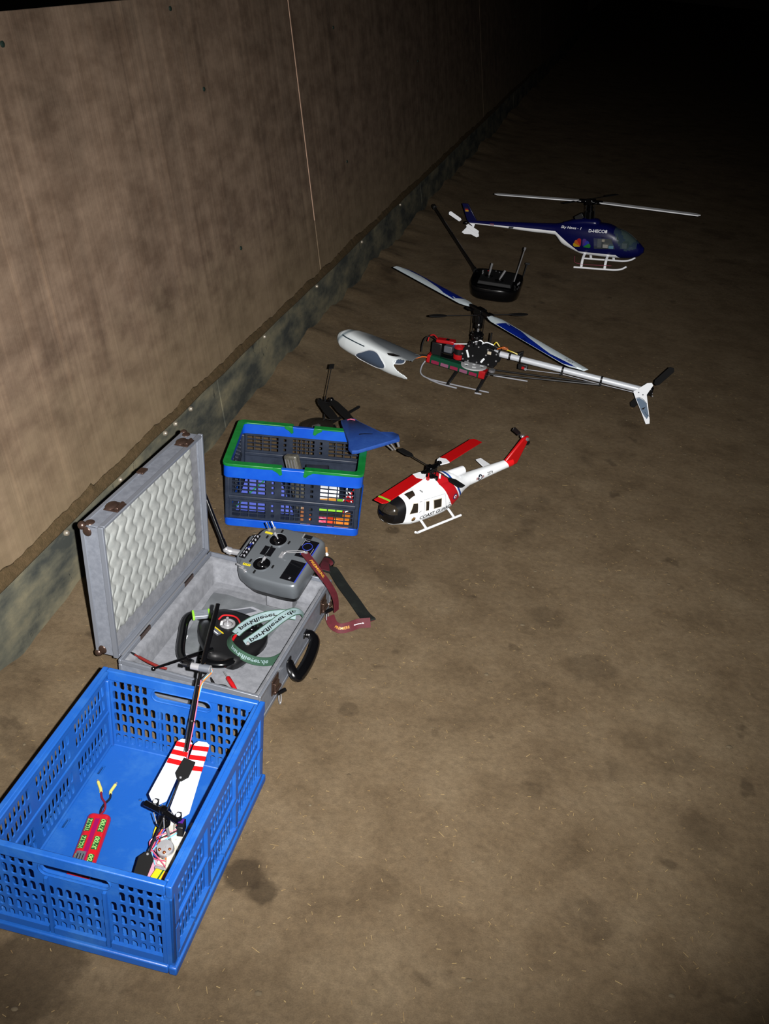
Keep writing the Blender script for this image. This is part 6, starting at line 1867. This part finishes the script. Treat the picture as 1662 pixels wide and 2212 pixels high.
# fin
y = 0.012
FN = [(-0.661, 0.131), (-0.706, 0.178), (-0.722, 0.183), (-0.730, 0.174), (-0.714, 0.131), (-0.724, 0.101), (-0.747, 0.032), (-0.750, 0.016), (-0.736, 0.010), (-0.708, 0.056), (-0.675, 0.107)]
g = G(); g.prism([(x, y, z) for x, z in FN], (0, 0.003, 0)); fin = g.build('tail_fin', M_WHITE, tr, bevel=0.0008)
fb_ = lambda p: V((p.x, y + 0.0036, p.z))
g = G(); patch(g, [(-0.678, 0, 0.107), (-0.690, 0, 0.112), (-0.708, 0, 0.106), (-0.722, 0, 0.094), (-0.740, 0, 0.048), (-0.736, 0, 0.032), (-0.724, 0, 0.042), (-0.708, 0, 0.060)], fb_, 0, 4, 3); g.build('blue_shade', mat('steel_blue_print', (110, 130, 152), 0.4), fin, norm=False)
g = G(); g.tube(spline([(-0.676, y + 0.0038, 0.108), (-0.690, y + 0.0038, 0.114), (-0.708, y + 0.0038, 0.108), (-0.723, y + 0.0038, 0.094)], 5), 0.0022, 6, flat=0.3); g.build('dark_curve', mat('slate_print', (44, 66, 80), 0.4), fin)
g = G(); g.tube(spline([(-0.722, y + 0.0038, 0.060), (-0.732, y + 0.0038, 0.050), (-0.745, y + 0.0038, 0.046)], 5), 0.0022, 6, flat=0.3); g.build('dark_curve', mat('slate_print'), fin)
g = G(); patch(g, [(-0.706, 0, 0.070), (-0.711, 0, 0.074), (-0.718, 0, 0.080), (-0.722, 0, 0.084), (-0.718, 0, 0.076), (-0.716, 0, 0.070), (-0.711, 0, 0.068)], lambda p: V((p.x, y + 0.0046, p.z)), 0, 2, 1); g.build('bird_print', M_BLACK, fin, norm=False)
for x, z in ((-0.682, 0.133), (-0.700, 0.128)):
    g = G(); g.lathe((x, y + 0.003, z), (0, 1, 0), [(0.003, 0), (0.0028, 0.001), (0.0004, 0.0014)], 8); g.build('bolt', M_GREY, fin)
g = G(); g.box((-0.716, -0.002, 0.142), (0.034, 0.026, 0.026)); g.tube([(-0.722, -0.004, 0.146), (-0.722, -0.040, 0.146)], 0.006, 10); tg = g.build('tail_gearbox', M_BLACKG, tr, bevel=0.002)
for k in range(3):
    g = G(); g.lathe((-0.735 + 0.004 * k, 0.006, 0.128 + 0.011 * k), (-0.5, 1, 0), [(0.003, 0), (0.003, 0.003), (0.0004, 0.004)], 8); g.build('bolt', M_CHROME, tg)
c = V((-0.722, -0.036, 0.146))
for sg in (1, -1):
    d = V((-0.55, 0, 0.83)).normalized() * sg
    sd = V((d.z, 0, -d.x))
    g = G(); g.prism([c + d * 0.018 + sd * 0.006, c + d * 0.030 + sd * 0.014, c + d * 0.108 + sd * 0.014, c + d * 0.116, c + d * 0.106 - sd * 0.012, c + d * 0.030 - sd * 0.012, c + d * 0.018 - sd * 0.006], (0, 0.004, 0)); g.build('tail_blade', M_BLACKM, tr, bevel=0.001)
# skids
for x, bx_ in ((0.0729, 0.050), (-0.0554, -0.070)):
    for sy, fy in ((1, 0.0875), (-1, -0.120)):
        g = G()
        pts = [V((bx_, 0, 0.072)), V((bx_ * 0.9 + x * 0.1, fy * 0.3, 0.060)), V((x, fy * 0.92, 0.010)), V((x, fy, 0.005))]
        for a, b in zip(pts[:-1], pts[1:]):
            g.bar(a, b, 0.013, 0.006, 0)
        g.build('strut', M_BLACK, tr, bevel=0.001)
g = G(); g.tube(spline([(0.206, 0.010, 0.055), (0.214, 0.024, 0.035), (0.206, 0.050, 0.014), (0.170, 0.066, 0.0065), (0.10, 0.070, 0.006), (-0.100, 0.062, 0.006)], 6), 0.0030, 8); g.build('skid', M_GREYP, tr)
g = G(); g.tube([(0.160, 0.072, 0.006), (0.110, 0.086, 0.004), (0.030, 0.090, 0.0036)], 0.0034, 8); g.build('skid_stub', M_GREYP, tr)
g = G(); g.tube([(-0.050, 0.094, 0.004), (-0.078, 0.092, 0.004)], 0.0034, 8); g.build('skid_stub', M_GREYP, tr)
g = G(); g.tube(spline([(0.20, -0.10, 0.030), (0.18, -0.11, 0.012), (0.12, -0.118, 0.004), (-0.05, -0.126, 0.004), (-0.205, -0.150, 0.004)], 6), 0.0030, 8); g.build('skid', M_GREYP, tr)
for k, (mt, pts) in enumerate(((M_ORANGE, [(-0.095, 0.01, 0.176), (-0.120, 0.012, 0.190), (-0.140, 0.008, 0.184)]), (M_YEL, [(-0.075, 0.0, 0.186), (-0.085, 0.0, 0.200), (-0.100, 0.0, 0.186)]), (M_YEL, [(-0.130, 0.004, 0.180), (-0.155, 0.006, 0.178), (-0.180, 0.004, 0.172)]), (M_WHITE, [(-0.03, 0.012, 0.185), (-0.05, 0.014, 0.196), (-0.08, 0.012, 0.190)]), (M_WHITE, [(0.006, 0.016, 0.184), (-0.02, 0.018, 0.200), (-0.036, 0.016, 0.192)]))):
    g = G(); g.tube(spline(pts, 5), 0.0024, 7); g.build('servo_wire', mt, tr)
g = G(); g.box((-0.125, 0.006, 0.186), (0.022, 0.014, 0.010)); g.build('connector', mat('brown_connector', (170, 92, 36), 0.5), tr, bevel=0.001)

# ------------------------------------------------ its white canopy lying beside it
can = thing('helicopter_canopy', 'white and blue-grey helicopter canopy lying on the floor', 'canopy', (-0.11, 3.955, 0), (0, 0, RAD(133)))
q = NT('canopy_airbrush', 0.3, 0.5)
X = q.xyz()
nz_ = q.noise(q.map(scale=(14, 6, 20)), 1.0, 2, 0.5)
k1 = q.math('ADD', q.math('SUBTRACT', X[2], 0.055), q.math('MULTIPLY', q.math('SUBTRACT', nz_, 0.5), 0.05))
stripe = q.rng(q.math('ABSOLUTE', q.math('SUBTRACT', q.math('ADD', X[0], q.math('MULTIPLY', X[2], 0.9)), 0.235)), 0.0, 0.018, 1.0, 0.0)
cc = q.mix(q.math('MULTIPLY', stripe, 0.8), (206, 212, 214), (70, 96, 108))
top2 = q.rng(X[2], 0.093, 0.112, 0.0, 1.0)
cc = q.mix(q.math('MULTIPLY', top2, 0.9), cc, (38, 44, 50))
q.color(cc)
M_CAN = q.m
def csec(x, zb, zt, hw):
    return sec(x, zb, zt, hw, 2.3)
CS = [csec(0.224, 0.040, 0.056, 0.008), csec(0.212, 0.018, 0.072, 0.030), csec(0.185, 0.004, 0.086, 0.043), csec(0.13, 0.001, 0.098, 0.052), csec(0.05, 0.001, 0.108, 0.056), csec(-0.05, 0.001, 0.115, 0.057), csec(-0.15, 0.003, 0.120, 0.055), csec(-0.24, 0.012, 0.124, 0.050), csec(-0.285, 0.020, 0.126, 0.046)]
def cut(p):
    # open rear mouth between the upper and lower prongs, and open underside
    if p.y < -0.004 and p.x < -0.09 - 0.16 * (p.z > 0.105):
        return True
    if inpoly(p.x, p.z, [(-0.32, 0.112), (-0.27, 0.112), (-0.21, 0.100), (-0.187, 0.086), (-0.192, 0.066), (-0.208, 0.054), (-0.232, 0.047), (-0.252, 0.044), (-0.262, 0.036), (-0.258, 0.026), (-0.225, 0.008), (-0.21, -0.01), (-0.32, -0.01)]):
        return True
    if p.x < -0.278:
        return True
    return abs(p.y) < 0.034 and p.z < 0.03 and p.x < 0.10
g = G(); g.loft(dense(CS, 22), 150, cap=False, skip=cut)
full = G(); full.loft(dense(CS, 6), 48)
cbv = full.bvh()
sh_ = g.build('shell', M_CAN, can, sharp=70, norm=False)
so_ = sh_.modifiers.new('solid', 'SOLIDIFY'); so_.thickness = 0.0024; so_.offset = 0
for sy in (-1, 1):
    fn = laid(cbv, (0, -sy, 0), 0.0022)
    out = [(0.058, 0.020), (-0.004, 0.056), (-0.040, 0.074), (-0.082, 0.077), (-0.118, 0.060), (-0.140, 0.042), (-0.130, 0.024), (-0.085, 0.010), (-0.036, 0.004), (0.010, 0.000), (0.050, 0.004)]
    g = G(); patch(g, [(x, sy * 0.06, z + 0.008) for x, z in out], fn, 0, 6, 3); wd = g.build('side_window', mat('blue_grey_window', (92, 108, 132), 0.25), can, norm=False)
    lp = [fn(V((x, sy * 0.06, z + 0.008))) for x, z in out]
    g = G(); g.tube(spline(lp + [lp[0]], 4), 0.0022, 6); g.build('window_rim', M_WHITE, wd)
    g = G(); line_on(g, (0.168, sy * 0.06, 0.075), (0.0, sy * 0.06, 0.083), 0.004, fn, (0, 1, 0), n=12); g.build('crease_line', mat('slate_print'), can, norm=False)
g = G()
patch(g, [(-0.135, 0.05, 0.100), (-0.17, 0.05, 0.108), (-0.215, 0.05, 0.111), (-0.19, 0.05, 0.103), (-0.17, 0.05, 0.099), (-0.15, 0.05, 0.096)], laid(cbv, (0, -1, 0), 0.0024), 0, 4, 3); g.build('dark_flourish', M_BLACK, can, norm=False)

# ------------------------------------------------ black tray transmitter farther back
bx = thing('tray_transmitter', 'black tray transmitter with long aerial standing by itself on the floor', 'transmitter', (0.46, 5.02, 0), (0, 0, RAD(-12)))
TO = [(-0.130, 0.10), (-0.118, 0.150), (-0.05, 0.165), (0.05, 0.165), (0.118, 0.150), (0.135, 0.10), (0.138, 0.02), (0.130, -0.055), (0.085, -0.098), (0.0, -0.110), (-0.085, -0.098), (-0.125, -0.04)]
g = G()
def tilt(lp, sl):
    return [V((p.x, p.y, p.z + sl * (p.y + 0.11))) for p in lp]
g.rings([smooth_loop(TO, 0.001, 0.86), smooth_loop(TO, 0.010, 0.94), tilt(smooth_loop(TO, 0.052, 1.0), 0.10), tilt(smooth_loop(TO, 0.062, 0.975), 0.10), tilt(smooth_loop(TO, 0.062, 0.90), 0.10), tilt(smooth_loop(TO, 0.048, 0.84), 0.10)])
g.build('tray', M_BLACKG, bx, sharp=50)
g = G(); g.rings([tilt([V((x, y_, 0.050)) for x, y_ in ((-0.09, -0.03), (0.09, -0.03), (0.09, 0.13), (-0.09, 0.13))], 0.12), tilt([V((x, y_, 0.068)) for x, y_ in ((-0.085, -0.025), (0.085, -0.025), (0.085, 0.125), (-0.085, 0.125))], 0.12)]); fc = g.build('face_panel', mat('satin_black', (14, 14, 16), 0.65, 0, 0.25), bx, bevel=0.003)
for x, y_, tip in ((-0.042, 0.045, (-0.035, 0.06, 0.150)), (0.020, 0.000, (0.042, 0.018, 0.135))):
    g = G(); g.lathe((x, y_, 0.086), (0, 0, 1), [(0.022, -0.004), (0.022, 0.003), (0.015, 0.004)], 18, cap=True); gm = g.build('gimbal', M_BLACKG, bx)
    g = G(); g.tube([(x, y_, 0.088), V((x, y_, 0.088)).lerp(V(tip), 0.35), tip], [0.003, 0.006, 0.0062], 8); g.build('stick', M_DULLMETAL, gm)
for k, (x, y_, h) in enumerate(((-0.085, 0.090, 0.03), (-0.080, 0.060, 0.03), (-0.060, 0.110, 0.025), (-0.020, 0.12, 0.026), (0.0, 0.11, 0.026), (0.06, 0.12, 0.02), (0.118, -0.01, 0.012), (0.122, 0.01, 0.012))):
    g = G(); g.tube([(x, y_, 0.078), (x + 0.004, y_ - 0.004, 0.078 + h * 0.5 + 0.006)], [0.003, 0.0035], 8); g.build('toggle', M_CHROME if k in (0, 1, 6, 7) else (M_REDP if k == 2 else M_DULLMETAL), bx)
g = G(); g.tube([(0.092, 0.05, 0.075), (0.120, 0.08, 0.245)], [0.0035, 0.0028], 8); g.tube([(0.1185, 0.0785, 0.238), (0.121, 0.081, 0.252)], 0.006, 8); g.build('strap_rod', M_DULLMETAL, bx)
g = G(); g.tube([(0.128, 0.13, 0.085), (0.137, 0.150, 0.150)], 0.003, 8); g.box((0.139, 0.152, 0.150), (0.022, 0.008, 0.008)); g.build('strap_rod', M_BLACK, bx)
g = G(); g.bar((0.03, -0.1025, 0.060), (0.08, -0.093, 0.061), 0.002, 0.0016); g.build('highlight_strip', M_DULLMETAL, bx)  # thin pale bar modelled in place of a highlight on the tray's front edge
a0, a1 = V((-0.125, 0.130, 0.075)), V((-0.56, 1.07, 0.145))
g = G(); g.tube([a0, a0.lerp(a1, 0.04), a0.lerp(a1, 0.05), a1], [0.014, 0.012, 0.0090, 0.0075], 10); g.tube([a1, a1 + (a1 - a0).normalized() * 0.035], 0.013, 10); g.build('aerial', M_BLACK, bx)

# ------------------------------------------------ little helicopter behind the basket
sh2 = thing('indoor_helicopter', 'small black helicopter with folded blades standing behind the basket', 'helicopter', (-0.243, 3.150, 0), (0, 0, RAD(196)))
g = G(); g.loft(dense([(0.095, 0.050, 0.006, 0.008, 2), (0.080, 0.056, 0.030, 0.028, 2), (0.04, 0.062, 0.040, 0.038, 2), (0.0, 0.066, 0.036, 0.034, 2), (-0.03, 0.070, 0.022, 0.022, 2)], 4), 20); g.build('canopy', mat('smoked_canopy', (36, 32, 28), 0.12, 0, 0.6, alpha=0.75), sh2)
g = G(); g.box((0.0, 0, 0.055), (0.09, 0.03, 0.03)); g.build('chassis', M_BLACK, sh2, bevel=0.003)
g = G(); g.box((0.03, 0.012, 0.078), (0.03, 0.012, 0.008), 0, Matrix.Rotation(0.5, 3, 'Z')); g.build('connector', M_WHITE, sh2, bevel=0.001)
g = G(); g.tube([(-0.02, 0, 0.078), (-0.155, -0.128, 0.082)], 0.0050, 8); g.build('tail_boom', M_BLACK, sh2)
g = G(); g.tube([(0, 0, 0.06), (0, 0, 0.185)], 0.003, 8); g.build('mast', M_BLACK, sh2)
g = G(); g.box((0, 0, 0.162), (0.05, 0.024, 0.016)); g.ell((0.020, 0.0, 0.17), (0.010, 0.010, 0.010), 10, 6); g.ell((-0.022, 0.0, 0.172), (0.010, 0.010, 0.010), 10, 6); g.build('rotor_head', M_BLACKG, sh2, bevel=0.002)
for k, (x0, x1) in enumerate(((0.022, 0.004), (-0.022, -0.046))):
    a, b = V((x0, 0.0, 0.172)), V((x1, 0.200, 0.192))
    d = (b - a).normalized()
    sd = V((0, 0, 1)).cross(d).normalized()
    w_ = 0.014
    out = [a + sd * 0.006, a + d * 0.03 + sd * w_, a + d * 0.12 + sd * (w_ + 0.004), b + sd * w_, b - sd * w_, a + d * 0.12 - sd * (w_ + 0.004), a + d * 0.03 - sd * w_, a - sd * 0.006]
    g = G(); g.prism(out, (0, 0, 0.003)); g.build('blade', M_BLACKM, sh2, bevel=0.0008)
    g = G(); g.lathe(a + V((0, 0, 0.003)), (0, 0, 1), [(0.006, 0), (0.005, 0.003), (0.0004, 0.004)], 10); g.build('pivot_bolt', M_BLACKG, sh2)
f1 = V((-0.058, -0.200, 0.212))
g = G(); g.tube([(0.0, 0.0, 0.182), f1], 0.0016, 8); g.build('flybar', M_BLACK, sh2)
d = (f1 - V((0, 0, 0.182))).normalized(); sd = V((1, 0, 0))
g = G(); g.prism([f1 - d * 0.016 - sd * 0.009, f1 + d * 0.016 - sd * 0.009, f1 + d * 0.016 + sd * 0.009, f1 - d * 0.016 + sd * 0.009], (0, 0, 0.003)); g.build('paddle', M_BLACKM, sh2, bevel=0.0008)
for sy in (-1, 1):
    g = G(); g.tube([(0.07, sy * 0.040, 0.003), (-0.06, sy * 0.040, 0.003)], 0.0026, 8); g.build('skid', M_BLACK, sh2)
    for x in (0.03, -0.03):
        g = G(); g.tube([(x, sy * 0.012, 0.042), (x, sy * 0.040, 0.003)], 0.0024, 8); g.build('strut', M_BLACK, sh2)

# ------------------------------------------------ blue foam plate lying over the basket's corner
pt_ = thing('foam_plate', 'blue triangular foam plate lying over the corner of the basket', 'plate', (-0.2816 + 0.19, 2.693 + 0.09, 0.2188), (0, 0, RAD(0.44)))
PO = [(0.115, 0.188), (0.130, 0.196), (0.143, 0.212), (0.158, 0.208), (0.172, 0.190), (0.246, 0.128), (0.285, 0.134), (0.304, 0.122), (0.308, 0.092), (0.290, 0.078), (0.182, -0.016), (0.165, -0.022), (0.152, 0.002), (0.150, 0.04)]
PO = [(x - 0.19, y_ - 0.09) for x, y_ in PO]
M_FOAMB = mat('blue_foam', (28, 74, 160), 0.7, 0, 0.3, (40, 86, 170), 40, bump=0.15, bs=400)
g = G(); g.rings([[V((x * 0.99, y_ * 0.99, 0.0)) for x, y_ in PO], [V((x, y_, 0.002)) for x, y_ in PO], [V((x, y_, 0.010)) for x, y_ in PO], [V((x * 0.985, y_ * 0.985, 0.012)) for x, y_ in PO]])
fp = g.build('board', M_FOAMB, pt_, sharp=50)
g = G(); g.prism([(-0.012, 0.002, 0.0119), (0.004, 0.009, 0.0119), (0.030, 0.014, 0.0119), (0.032, 0.018, 0.0119), (0.006, 0.015, 0.0119), (-0.010, 0.009, 0.0119)], (0, 0, 0.0005)); g.build('dark_print', M_BLACK, fp)
g = G(); g.tube(spline([(-0.055, 0.100, 0.0125), (-0.045, 0.108, 0.013), (-0.030, 0.104, 0.0125)], 5), 0.002, 6); g.build('red_thread', M_PINKW, fp)
for a, b, r_ in (((0.062, 0.006, -0.001), (0.100, 0.030, -0.045), 0.0025), ((0.078, 0.020, -0.001), (0.108, 0.034, -0.045), 0.0025), ((0.108, 0.020, -0.001), (0.118, 0.030, -0.030), 0.004), ((0.070, 0.006, -0.014), (0.106, 0.024, -0.012), 0.002)):
    g = G(); g.tube([a, b], r_, 8); g.build('wire_strut', M_CHROME, pt_)
g = G(); g.box((0.050, -0.004, -0.006), (0.016, 0.010, 0.012)); g.build('bracket', M_BLACK, pt_, bevel=0.001)
